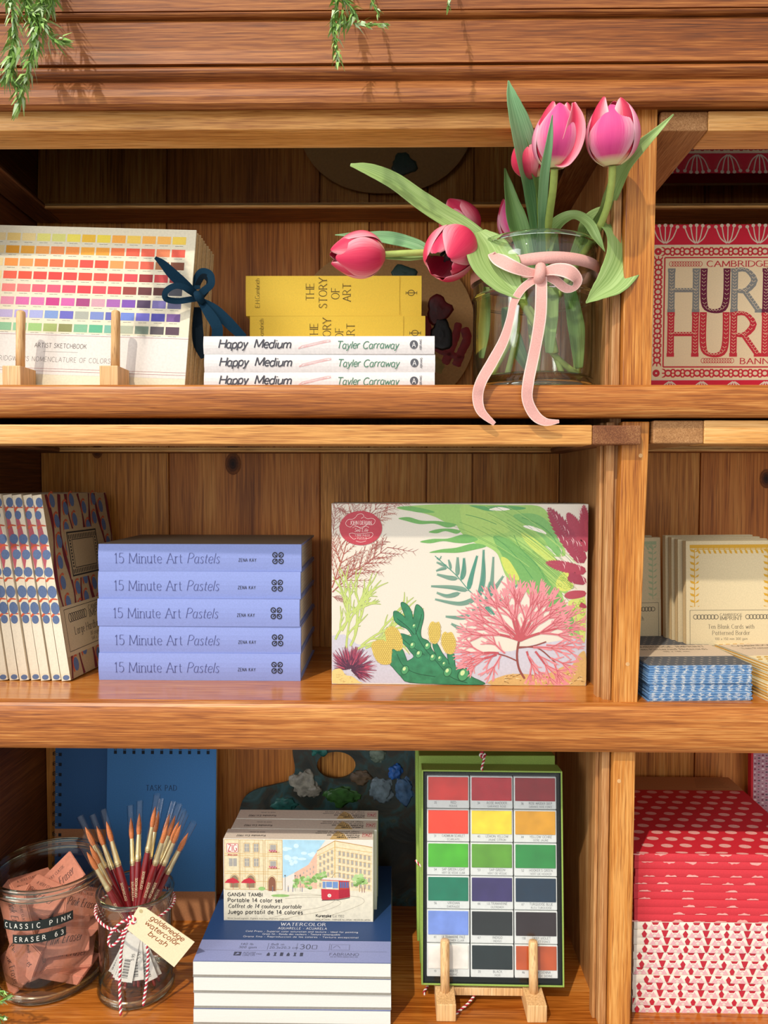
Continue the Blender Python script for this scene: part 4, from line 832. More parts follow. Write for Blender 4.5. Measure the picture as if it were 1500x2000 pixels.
for q in ('925 835 880 815 830 800', '930 775 1000 765 1060 745', '935 770 1020 775 1080 820 1110 850'): a.line(cr(J(q), 5), 6, COR, 6)
for an in (-2.75, -2.35, -2.0, -1.7, -1.4, -1.05, -.75, -.45): coral(938, 740, an, 98, 13, 3)
for q in ((840, 800, 3.3, 70, 7, 3), (830, 805, 2.7, 60, 7, 3), (850, 810, 2.0, 60, 6, 2), (870, 800, -2.5, 60, 6, 2), (1000, 772, -.1, 80, 7, 2), (1080, 820, .3, 60, 6, 2), (1100, 850, 1.2, 50, 6, 2), (970, 790, 1.3, 60, 6, 3), (1010, 790, .9, 75, 6, 3), (780, 720, 3.2, 60, 6, 2), (1040, 700, -.2, 70, 6, 3), (1060, 760, .1, 70, 6, 2)): coral(q[0], q[1], q[2], q[3], q[4] * 1.6, q[5])
# seabed, right
blob(J('810 948 860 905 940 895 1030 900 1090 885 1140 860 1180 855 1215 800 1243 800 1243 955'), 'cda86a', 5); 
for i in range(70): x, y = rr.uniform(860, 1235), rr.uniform(890, 945); a.line([(x, y), (x + rr.uniform(4, 22), y + rr.uniform(-9, 5))], [4, 1], rr.choice(('6a4c2a', '7d5a30', 'e6cf9a', 'edd9a8')), 5.5) if y > 900 - (x - 860) * .1 else None
# bladder wrack
WR = '2f7a52'
for q in ('610 1080 640 1075 690 1110 720 1130 680 1020 690 990 740 1020 775 1080 790 1150 810 1040 830 1012 880 1060 885 1140 860 1250 870 1320 930 1350 960 1420 1000 1470 1060 1530 1120 1560 1200 1600 1290 1620 1335 1680 1420 1720 1440 1750 1100 1750 960 1740 880 1700 780 1640 720 1560 800 1500 760 1440 730 1400 660 1330 655 1290 700 1285 780 1310 740 1240 680 1210 620 1160',
          '595 1440 640 1425 690 1430 720 1500 760 1580 860 1630 960 1650 1050 1670 1100 1740 760 1735 680 1680 600 1590 580 1560', '975 1380 1010 1370 1060 1460 1120 1540 1100 1580 1040 1520 1000 1460', '1110 1470 1170 1470 1180 1570 1210 1620 1150 1600'): a.line(cr(J6(q) + J6(q)[:2], 3), 5, '1d5238', 5.8); blob(J6(q), paint('357f58', .6, .25, 120), 6, 3)
for q in ('800 1180 830 1300 900 1420 1000 1530 1140 1680 1300 1740', '640 1140 740 1220 800 1290', '870 1100 840 1210 810 1290', '640 1470 700 1580 820 1650 1000 1680', '680 1320 780 1400 900 1480'): a.line(cr(J6(q), 6), 3, '1d5238', 7)
for x, y, r_ in ((800, 1210, 20), (785, 1390, 28), (925, 1395, 30), (845, 1470, 32), (975, 1500, 30), (1040, 1510, 24), (715, 1620, 36), (1115, 1635, 38), (1260, 1660, 52), (1080, 1560, 20)):
    cx, cy = J6(f'{x} {y}')[0]; r2 = r_ * .62; a.ell(cx, cy, r2 * .8, r2 * 1.05, '1d5238', 7.2, 16, .5); a.ell(cx, cy, r2 * .68, r2 * .92, '4f9a66', 7.4, 16, .5); a.ell(cx - r2 * .12, cy - r2 * .25, r2 * .3, r2 * .42, 'c9dfa0', 7.6, 12, .5)
YC = paint('ddc465', .6); YCD = paint('a88a3c', .6)
for q in ('530 1260 570 1220 620 1220 660 1260 690 1330 690 1420 640 1440 600 1420 590 1500 580 1560 510 1570 450 1530 410 1440 405 1380 440 1350 500 1340 540 1350', '940 1200 970 1165 1000 1180 1030 1170 1045 1230 1040 1320 1000 1375 950 1350 935 1280', '1060 1290 1090 1260 1110 1275 1150 1265 1185 1340 1185 1420 1150 1470 1090 1450 1055 1370'):
    p_ = J6(q); blob(p_, YC, 6.5, 4); xs = [p[0] for p in p_]; ys = [p[1] for p in p_]; loop = cr(p_, 4, True)
    def inside(x, y):
        c = False
        for i in range(len(loop)):
            x1, y1 = loop[i]; x2, y2 = loop[i - 1]
            if (y1 > y) != (y2 > y) and x < (x2 - x1) * (y - y1) / (y2 - y1) + x1: c = not c
        return c
    y = min(ys)
    while y < max(ys):
        x = min(xs) + (4 if int((y - min(ys)) / 9) % 2 else 0)
        while x < max(xs):
            if inside(x, y): a.ring(x, y, 4.6, 4.6, 1.3, YCD, 7, 8)
            x += 10
        y += 9
# urchin and sand, lower left
ux_, uy_ = 150, 880
for i in range(420):
    an = rr.uniform(-3.14, .9); d0 = rr.uniform(4, 70); ln = rr.uniform(38, 62); x0, y0 = ux_ + math.cos(an) * d0, uy_ + math.sin(an) * d0 * .85; x1, y1 = ux_ + math.cos(an) * min(126, d0 + ln), uy_ + math.sin(an) * min(112, d0 + ln)
    if x0 < 66 or x1 < 66 or y1 > 938 or y0 > 938: continue
    a.line([(x0, y0), (x1, y1)], [4.2, 1], ('7a3450', '9c3f56', 'b85066', '5e3048')[i % 4] if d0 > 25 else '4f2c42', 4.5 + .9 * rr.random())
blob(J('64 890 90 876 110 880 128 905 160 912 190 935 200 943 64 943'), 'e2c882', 6)
for i in range(16): x, y = rr.uniform(68, 170), rr.uniform(900, 940); a.line([(x, y), (x + rr.uniform(5, 16), y + rr.uniform(-6, 6))], [2, .8], 'a5854a', 6.5)
# red oval label
a.ell(198, 223, 99, 79, 'b8404c', 9, 44); cr_ = paint('f0dcd4', .6)
a.text('JOHN DERIAN', 198, 207, 17, cr_, 10, thick=.11, thin=.06, serif=True, align='c', sp=.1, fit=100); a.text('Sea Life', 200, 240, 16, cr_, 10, thick=.1, thin=.06, slant=.2, align='c', fit=62)
a.text('1,000 PIECE', 206, 261, 8, cr_, 10, thick=.13, align='c', sp=.28, fit=68); a.text('PUZZLE', 204, 274, 8, cr_, 10, thick=.13, align='c', sp=.28, fit=44)
for q in ('134 213 128 200 140 184 160 182 175 172 185 160 205 158 212 170 200 178', '262 200 264 186 250 178 230 180 215 172', '134 213 150 218 165 208 180 216 198 220 215 214 230 206 250 208 262 200', '150 262 145 250 160 246 180 250 225 246 250 244 254 256 240 268 220 272', '150 262 165 274 176 270', '176 282 198 288 222 282', '160 222 180 214 200 226 220 214 236 220'): a.line(cr(J(q), 5), 1.5, cr_, 10)
b.build('lid', pz)
b = MB(); b.box(1, PW - 1, PD + .1, PD + 5, 1, PH - 1, PCR, .5); b.build('tray', pz)
FILM = glass('shrink_film', 'fefefe', 'e8ecec', .35, .12)
b = MB(); rr = random.Random(9)
for x0 in (14, 236):                                   # gathered film corners standing up behind the top edge
    for i in range(7):
        x = x0 + i * 5; h_ = rr.uniform(2, 5.5); b.strip([[(x, 12 + rr.uniform(0, 6), PH + .2), (x + 3, 16 + rr.uniform(0, 5), PH + h_ * .8), (x + 6, 13 + rr.uniform(0, 8), PH + .2)], [(x, 20, PH + .3), (x + 3, 24, PH + h_), (x + 6, 22, PH + .4)]], FILM)
b.box(-.5, PW + .5, -.9, PD + 5.6, -.0, PH + .6, FILM, 1.2); b.build('shrink_wrap', pz)
# --- six patterned notebooks standing, spines out
NB_C = paint('dfd2b9', .75, .05, 800); NB_K = paint('b49a74', .8, .08, 600); MARN = paint('6e2029', .7, .1, 700); BLU = paint('5a6d92', .7, .12, 700); ORG = paint('c4593a', .7, .08, 700); PNK = paint('ae5560', .7, .08, 700)
NH, NDp, NT = 215, 150, 11
def nb_art(b, full):
    sp_ = Art(b, (0, 0, 0), (1.2, 0, 0), (0, 0, 1), (0, -1, 0), .3)       # spine, towards the viewer
    for i, (x, z, rx, rz) in enumerate(((6, 206, 3.6, 8), (3, 192, 3.2, 7), (4.6, 164, 4.4, 8), (5, 146, 4.2, 8), (4.2, 126, 4.4, 8), (4.6, 103, 4.6, 10), (5, 84, 4.4, 10), (4, 71, 3.6, 7))): sp_.ell(x, z, rx, rz * .72, BLU, 1, 16)
    for z in (199, 178, 155, 117, 93, 76): sp_.line(cr([(.3, z - 1.6), (3.6, z + 1.8), (8.8, z + .6)], 5), [1.6, 2.2, 2.6, 2.6, 2.4, 2.2, 2, 1.8, 1.6, 1.4, 1.2], ORG, .9)
    sp_.poly(cr([(.2, 205), (2, 198), (5.6, 170), (6, 150), (3, 135), (1, 128), (.2, 140)], 4), PNK, .8)
    sp_.rect(0.02, 8, 9.15, 66, 'e2d8c2', 2); sp_.ell(5, 3.6, 3.4, 3, BLU, 1, 14)
    if not full: return
    c = Art(b, (NT, 0, 0), (0, 1, 0), (0, 0, 1), (1, 0, 0), .3)          # front cover, facing right
    for k in range(7):
        x0 = 8 + 23 * k; P = cr([(x0 + 5 * math.sin(j * 1.15 + k * 2.1), 214.5 - 214 * j / 9) for j in range(10)], 4); P = [(max(.4, min(148, x)), y) for x, y in P]; c.line(P, [4.6 + 2.2 * math.sin(j * .5 + k) for j in range(len(P))], MARN, .5)
        for j in range(9):
            x, z = x0 + 11 + 4 * math.sin(j * 1.3 + k * 2.1), 207 - 24 * j - (k % 2) * 10
            if x > 144 or z < 8: continue
            c.ell(x, z, 5.4, 8, BLU, 1, 16, .1); c.line(cr([(x - 5.6, z - 8), (x - 6, z + 4), (x - 1, z + 10), (x + 4, z + 9)], 4), [1.6, 2.6, 3, 1.4] * 4, ORG, .8)
    K = paint('2f2a26', .7)
    c.rect(34, 112, 112, 172, NB_K, 2); c.rect(38, 115, 108, 169, K, 2.4); c.rect(40, 117, 106, 167, NB_K, 2.6)
    for i in range(17): c.rect(41 + i * 3.9, 118, 43 + i * 3.9, 123.5, K, 2.8); c.rect(41 + i * 3.9, 160, 43 + i * 3.9, 165.5, K, 2.8)
    for i in range(9): c.ell(43.5, 127 + i * 3.9, 1.6, 1.4, K, 2.8, 10); c.ell(102.5, 127 + i * 3.9, 1.6, 1.4, K, 2.8, 10)
    c.rect(47, 124.5, 99, 159.5, K, 3); c.rect(48, 125.5, 98, 158.5, NB_K, 3.2)
    c.rect(0, 26, NDp, 84, paint('c4ad88', .8, .06, 800), 4); c.frame(7, 31, NDp - 4, 80, .7, K, 5)
    for i in range(9): c.ring(18 + i * 4.2, 69, 3.2, 5, 1.0, K, 5, 14)
    for i in range(9): c.ring(112 + i * 4.2, 69, 3.2, 5, 1.0, K, 5, 14)
    c.text('CAMBRIDGE', 60, 71, 6, K, 5, thick=.14, thin=.07, serif=True, fit=48); c.text('IMPRINT', 60, 62.5, 8, K, 5, thick=.14, thin=.07, serif=True, fit=48)
    c.text('Large Hardback Notebook', 75, 48, 9, K, 5, thick=.1, thin=.05, serif=True, align='c', fit=104); c.text('80 pages lined', 75, 40.5, 4.6, K, 5, thick=.1, align='c'); c.text('144 x 208 mm', 75, 34, 4.6, K, 5, thick=.1, align='c')
def nbook(lb, x, y, lean, yaw, full):
    o = thing('notebook', lb, 'notebook', (x, y, Z2 + .2), (0, lean, yaw), 'patterned hardback notebooks standing in a row'); b = MB()
    n = 5; prof = [(NT * i / n, -.25 * math.sin(math.pi * i / n)) for i in range(n + 1)]
    b.prism(prof + [(NT, NDp), (NT - 1.9, NDp), (NT - 1.9, 5), (1.9, 5), (1.9, NDp), (0, NDp)], lambda u, v, t: (u, v, NH * t), NB_K if full else NB_C)
    for z0, z1 in ((.1, NH - .1),): Art(b, (0, 0, 0), (1, 0, 0), (0, 0, 1), (0, -1, 0), .25).rect(.05, z0, NT - .05, z1, NB_C, 0)
    nb_art(b, full); b.build('cover', o); b = MB(); b.box(2.1, NT - 2.1, 5.2, NDp - 3, 2.5, NH - 2.5, PAPER); b.build('page_block', o); return o
xb = W(121, 1335, 66).x
for i in range(7):
    lb = ('rightmost patterned notebook, its wavy maroon cover turned to view', 'patterned notebook second from the right in the row', 'patterned notebook third from the right in the row', 'patterned notebook fourth from the right in the row', 'patterned notebook fifth from the right in the row', 'patterned notebook sixth from the right in the row', 'patterned notebook seventh from the right, only its foot inside the photo')[i]
    nbook(lb, xb - i * (NT * 1.013 + 1.1), 66 + (0, 2, 1, 3, 1, 2, 1, 2)[i], -.150 + .0022 * i, -.10 + .004 * i, i == 0)
# ------------------------------------------------------------------ middle shelf, right compartment: card packs
CARD = paint('d3c19a', .8, .06, 700); CARDE = paint('b08c58', .85, .12, 500); INK = paint('5d5648', .7)
def card_pack(name, lb, x, y, w, h, t, rot, vine, group, n_lines=8, art=True, face=CARD):
    o = thing(name, lb, 'card pack', (x, y, Z2 + .2), rot, group); b = MB(); b.box(0, w, 0, t, 0, h, CARDE)
    for i in range(n_lines): yy = .6 + (t - 1) * i / n_lines; b.box(-.25, w + .1, yy, yy + .25, .4, h + .25, paint('d8bf90', .8))
    b.build('cards', o); b = MB(); b.box(0, w, -1.2, -.1, 0, h, face, .2); a = front_art(b, 0, 0, -1.2)
    if art:
        def vineline(x0, z0, x1, z1, n, solid):
            for i in range(n):
                t_ = (i + .5) / n; cx, cz = x0 + (x1 - x0) * t_, z0 + (z1 - z0) * t_; vert = abs(z1 - z0) > abs(x1 - x0)
                for s_ in (-1, 1):
                    d = (s_ * 5.6, 4.4) if vert else (4.4, s_ * 5.6); a.poly([(cx, cz), (cx + d[0] * .35 + d[1] * .28 * (1 if vert else 0), cz + d[1] * .7 - (0 if vert else .6)), (cx + d[0], cz + d[1]), (cx + d[0] * .75, cz + d[1] * .3)], vine, 1)
            a.line([(x0, z0), (x1, z1)], .9, vine, 1)
        m_ = 10
        vineline(m_, 8, m_, h - m_, 19, 0); vineline(w - m_, 8, w - m_, h - m_, 19, 0); vineline(m_, h - m_, w - m_, h - m_, 14, 0)
        a.rect(m_ - 5.5, h - m_ + 1.2, w - m_ + 5, h - m_ + 5.4, vine, .8)
        a.rect(-.1, 32, w + .1, 82, face, 2); a.frame(4.5, 36, w - 3, 78, .5, INK, 3)
        for k in range(7): a.ring(11 + k * 4, 70, 2.6, 2.6, .8, INK, 3, 12); a.ring(w - 34 + k * 4, 70, 2.6, 2.6, .8, INK, 3, 12)
        c_ = w / 2 - .5
        a.text('CAMBRIDGE', c_, 71, 3, INK, 3, thick=.16, thin=.08, serif=True, align='c', fit=26); a.text('IMPRINT', c_, 66.4, 4, INK, 3, thick=.18, thin=.08, serif=True, align='c', fit=26)
        a.text('Ten Blank Cards with', c_, 56, 5, INK, 3, thick=.11, thin=.05, serif=True, align='c', fit=54); a.text('Patterned Border', c_, 48.6, 5, INK, 3, thick=.11, thin=.05, serif=True, align='c', fit=44); a.text('100 x 150 mm 300 gsm', c_, 42.6, 2.8, INK, 3, thick=.12, align='c', fit=38)
    b.build('cover_card', o); return o
OCH = paint('c8982c', .7, .08, 800); SAGE = paint('a9b48c', .75, .08, 800)
xr = W(1297, 1048, 150).x
card_pack('card_pack', 'pack of cards with a sage green leaf border, just right of the post', xr - 96, 150, 96, 159, 10, (-.02, -.018, .03), SAGE, 'bordered card packs standing up')
card_pack('card_pack', 'plain backed card pack hidden behind the sage green one', xr - 101, 166, 96, 160, 10, (-.02, -.018, .03), SAGE, 'bordered card packs standing up', art=False)
xl = W(1345, 1052, 106).x
card_pack('card_pack', 'pack of cards with a yellow leaf border at the front of its row', xl, 106, 106, 160, 9, (-.03, -.012, -.01), OCH, 'bordered card packs standing up')
for i, lb in enumerate(('second card pack, close behind the yellow bordered one', 'third card pack back in the yellow bordered row', 'rearmost card pack of the yellow bordered row')): card_pack('card_pack', lb, xl - 5 - 3.2 * i, 118 + 11.5 * i, 106, 161 + i * 1.4, 9, (-.03, -.012, -.01), OCH, 'bordered card packs standing up', art=False)
# blue notecards in flat packs
DB = paint('6f95bc', .75, .1, 500); DB2 = paint('466f9c', .75, .12, 500); SLATE = paint('58595c', .75, .08, 700); PB = paint('cdb79c', .8, .06, 700); WSP = paint('ecebe2', .7)
def flat_pack(lb, x, y, z, rot, t, w, d, seed, top, cols, group, sp_, bandart):
    o = thing('notecard_pack', lb, 'card pack', (x, y, z), rot, group); rr = random.Random(seed); b = MB(); n = max(3, int(t / 1.25)); h = t / n
    for i in range(n):
        jx, jy = rr.uniform(-.9, .9), rr.uniform(-.7, .4); b.box(jx, w + jx, jy, d + jy, i * h + .06, (i + 1) * h - .12, cols[i % 2], 0)
        a = front_art(b, jx, i * h, jy, .04)
        for k in range(11):
            cx = (k + .35 + seed * .13 % 1) * w / 11
            for q in range(4): ww = rr.uniform(1, 4.6); xx = cx + rr.uniform(-2.2, 2.2); a.rect(max(.2, xx - ww / 2), h * (.1 + q * .2), min(w - .2, xx + ww / 2), h * (.24 + q * .2), sp_, 1)
    b.build('cards', o)
    if top:
        b = MB(); b.box(0, w, 0, d, t, t + .5, top[0], 0); a = Art(b, (0, 0, t + .5), (1, 0, 0), (0, 1, 0), (0, 0, 1), .05)
        for i in range(13):
            for j in range(18):
                cx, cy = 4 + i * 9 + (j % 2) * 4.5, 4 + j * 9.0
                if cx < w - 3 and cy < d - 3 and not (40 < cy < 92): top[1](a, cx, cy)
        b.build('top_card', o); b = MB(); b.box(-.3, w + .3, 38, 92, t + .5, t + .9, PB, 0); a = Art(b, (0, 0, t + .9), (1, 0, 0), (0, 1, 0), (0, 0, 1), .05); bandart(a, w); b.build('paper_band', o)
    return o
def star(a, cx, cy): a.poly([(cx - 2.6, cy), (cx - .6, cy + .6), (cx, cy + 2.6), (cx + .6, cy + .6), (cx + 2.6, cy), (cx + .6, cy - .6), (cx, cy - 2.6), (cx - .6, cy - .6)], paint('a59a8a', .7), 1)
def band_t(a, w):
    a.text('CAMBRIDGE IMPRINT', w / 2, 80, 6, INK, 1, thick=.15, thin=.08, serif=True, align='c', fit=w * .8); a.text('Ten Patterned Notecards', w / 2, 67, 6.4, INK, 1, thick=.12, thin=.06, serif=True, align='c', fit=w * .74); a.text('105 x 148 mm', w / 2, 57, 4, INK, 1, thick=.12, align='c')
xq = 266; ts = (9, 9.4, 9.2, 9)
z = Z2 + .1
for i in range(4):
    lb = ('blue patterned notecard pack at the bottom of the pile by the post', 'blue patterned notecard pack second from the bottom of its pile', 'blue patterned notecard pack third from the bottom of its pile', 'top blue notecard pack with a grey starred card and paper band')[i]
    flat_pack(lb, xq + (0, 1.2, -.6, .4)[i], 2 + (0, 1.5, .6, 2)[i], z, (0, 0, .05 + (.0, .012, -.006, .004)[i]), ts[i], 110, 150, i + 1, (SLATE, star) if i == 3 else None, (DB, DB2), 'blue notecard packs lying in a pile', WSP, band_t); z += ts[i] + .25
YO = paint('d49a3a', .75, .1, 500); YO2 = paint('e3d2a8', .8, .08, 500)
def lozenge(a, cx, cy): a.poly([(cx - 4, cy - 2), (cx - 1, cy + 2.4), (cx + 4, cy + 2), (cx + 1, cy - 2.4)], OCH, 1)
z = Z2 + .1
for i in range(4):
    lb = ('cream notecard pack at the bottom of the pile at the right photo edge', 'cream notecard pack second from the bottom at the right edge', 'cream notecard pack third from the bottom at the right edge', 'top cream notecard pack with yellow leaf shapes at the right edge')[i]
    flat_pack(lb, 392 + (0, -1, 1, 2)[i], 6 + (0, 2, 1, 3)[i] - 3, z, (0, 0, .10 + .02 * i), 9.4, 110, 150 if i < 3 else 146, i + 11, (YO2, lozenge) if i == 3 else None, (YO2, YO), 'cream notecard packs lying in a pile', paint('a8742e'), band_t); z += 9.7
# ------------------------------------------------------------------ bottom shelf
ZF = Z3 + .1
# --- blue spiral pads at the back
BP = paint('3a74ad', .7, .08, 800); BPD = paint('2c588a', .7, .08, 800); KRB = paint('b27a52', .8, .08, 500); WIRE = paint('8d8578', .35, .1, 300, metal=.9); INKN = paint('16304e', .7)
def pad(name, lb, x, y, w, h, t, rot, mat, band, side):
    o = thing(name, lb, 'notepad', (x, y, ZF), rot, 'blue spiral notepads on the bottom shelf'); b = MB(); b.box(0, w, 0, 1.2, 0, h, mat, .3); a = front_art(b, 0, 0, 0)
    if not side:
        a.text('TASK PAD', w * .5, h * .745, 7, INKN, 1, thick=.12, thin=.07, serif=True, align='c', sp=.22, fit=41)
        a.text('8', 22, 14, 8, 'a5512f', 4, thick=.1, slant=.3); a.line([(30, 8), (60, 8)], .6, 'a5512f', 4)
    a.rect(-.02, band[0], w + .02, band[1], KRB, 2); b.build('cover', o)
    b = MB(); b.box(.6, w - .6, 1.3, t - 1.2, .6, h - .6, PAPER); b.build('page_block', o); b = MB(); b.box(0, w, t - 1.1, t, 0, h, paint('8a6c48', .8), .2); b.build('back_board', o)
    n = 17 if side else 11
    for i in range(n):
        b = MB(); r = 5.4
        for d in (-1.1, 1.1):
            c = (2.5, t / 2, 20 + (h - 34) * i / (n - 1) + d) if side else (11 + (w - 22) * i / (n - 1) + d, t / 2, h - 2.5)
            pts = [(c[0] + (r * math.cos(q) if side else 0) - (2 if side else 0), c[1] + r * math.sin(q), c[2] + (0 if side else r * math.cos(q) + 1)) for q in [2 * math.pi * k / 14 for k in range(15)]]
            b.tube(pts, .62, WIRE, 6, cap=False)
        b.build('wire_ring', o)
    b = MB(); a2 = front_art(b, 0, 0, -.05)
    for i in range(n):
        x_, z_ = (7, 20 + (h - 34) * i / (n - 1)) if side else (11 + (w - 22) * i / (n - 1), h - 8)
        a2.rect(x_ - 2, z_ - 2.2, x_ + 2, z_ + 2.2, paint('131c28', .8), 2)
    b.build('ring_hole', o)['kind'] = 'stuff'
    return o
pad('spiral_notepad', 'blue spiral task pad with a kraft band, leaning behind the brush jar', W(205, 1700, 188).x, 186, 146, 229, 9, (-.07, 0, .01), BP, (0, 38), False)
pad('spiral_notepad', 'larger dark blue notepad bound down its left side, behind the task pad', W(107, 1600, 214).x, 208, 190, 252, 10, (-.05, 0, 0), BPD, (86, 110), True)
# --- used palette with thumb hole
pl = thing('used_palette', 'paint-crusted artist palette with a thumb hole, behind the small paint boxes', 'palette', (W(640, 1700, 226).x, 226, ZF + 1), (-.06, 0, 0)); bpy.context.view_layer.update()
m, n, L, o = newmat('palette_crust'); bs = n.new('ShaderNodeBsdfPrincipled'); L.new(bs.outputs[0], o.inputs[0]); bs.inputs['Roughness'].default_value = .5
t_ = n.new('ShaderNodeTexCoord'); z1 = n.new('ShaderNodeTexNoise'); z1.inputs['Scale'].default_value = 26; z1.inputs['Detail'].default_value = 6; z1.inputs['Distortion'].default_value = 1.2; L.new(t_.outputs['Object'], z1.inputs['Vector'])
r_ = n.new('ShaderNodeValToRGB'); L.new(z1.outputs['Fac'], r_.inputs[0]); E_ = r_.color_ramp.elements; E_[0].position = .25; E_[0].color = lin('0f1713'); E_[1].position = .78; E_[1].color = lin('6a7468')
for p_, c_ in ((.4, '18221b'), (.48, '2f2b1e'), (.55, '1f3e3c'), (.62, '2b4c4e'), (.68, '3a4232')): q_ = E_.new(p_); q_.color = lin(c_)
L.new(r_.outputs[0], bs.inputs['Base Color']); bp_ = n.new('ShaderNodeBump'); bp_.inputs['Strength'].default_value = .7; bp_.inputs['Distance'].default_value = .002; L.new(z1.outputs['Fac'], bp_.inputs['Height']); L.new(bp_.outputs[0], bs.inputs['Normal']); CRUST = m
def lp(px, py): p = pl.matrix_world.inverted() @ (W(px, py, 232) * .001) * 1000; return (p.x, p.z)
out = [lp(*q) for q in cr([(462, 1640), (466, 1590), (476, 1560), (500, 1544), (535, 1535), (566, 1526), (575, 1505), (570, 1470), (572, 1430), (600, 1405), (700, 1390), (800, 1400), (880, 1440), (920, 1520), (930, 1640), (900, 1740), (820, 1790), (700, 1812), (560, 1800), (490, 1730)], 4, True)]
hole = [lp(656 + 38 * math.cos(q), 1497 + 26 * math.sin(q)) for q in [2 * math.pi * k / 28 for k in range(28)]]
bm = bmesh.new(); rings = []
for loop in (out, hole):
    vs_ = [bm.verts.new((x, 0, z)) for x, z in loop]; rings.append(vs_)
    for i in range(len(vs_)): bm.edges.new((vs_[i], vs_[(i + 1) % len(vs_)]))
bmesh.ops.triangle_fill(bm, use_beauty=True, use_dissolve=False, edges=bm.edges[:]); g_ = bmesh.ops.extrude_face_region(bm, geom=bm.faces[:]); bmesh.ops.translate(bm, vec=(0, 5, 0), verts=[v for v in g_['geom'] if isinstance(v, bmesh.types.BMVert)])
b = MB(); b.bm(bm, CRUST); b.build('board', pl)
def clump(px, py, r, h, seed, lb, rz=1.0, th=5):
    cx, cz = lp(px, py); b = MB(); off = Vector((seed * 3.7, seed * 1.3, seed * 2.1)); bm = bmesh.new(); bmesh.ops.create_icosphere(bm, subdivisions=4, radius=1)
    for v in bm.verts:
        d = 1 + .38 * noise.noise(v.co * 1.6 + off) + .22 * noise.noise(v.co * 4 + off) + .10 * noise.noise(v.co * 9 + off); v.co = Vector((cx + v.co.x * r * .82 * d, .4 + v.co.y * th * .75 * d, cz + v.co.z * r * .82 * rz * d))
    b.bm(bm, paint(h, .4, .45, 120, bump=.8), True); b.build('paint_clump', pl)['label'] = lb
clump(592, 1532, 21, '8f8b7e', 1, 'white clump of paint', 1.1); clump(612, 1545, 13, '7c776b', 2, 'grey clump of paint'); clump(772, 1509, 12, '2c5fa8', 3, 'bright blue clump of paint', 1.1, 7); clump(668, 1555, 28, '2f5424', 4, 'moss green clump of paint', .6, 3); clump(620, 1462, 17, '2f7068', 5, 'turquoise clump of paint', .9, 3); clump(745, 1545, 22, '5d6c74', 6, 'pale blue clump of paint', .9, 3); clump(790, 1545, 16, '3a5674', 7, 'slate blue clump of paint', 1.4, 3); clump(555, 1572, 20, '255a54', 8, 'dark teal clump of paint', .6, 3); clump(738, 1478, 15, '6f7f70', 9, 'grey green clump of paint', .8, 3); clump(705, 1520, 18, '5b4a38', 10, 'brown clump of paint', .7, 3)
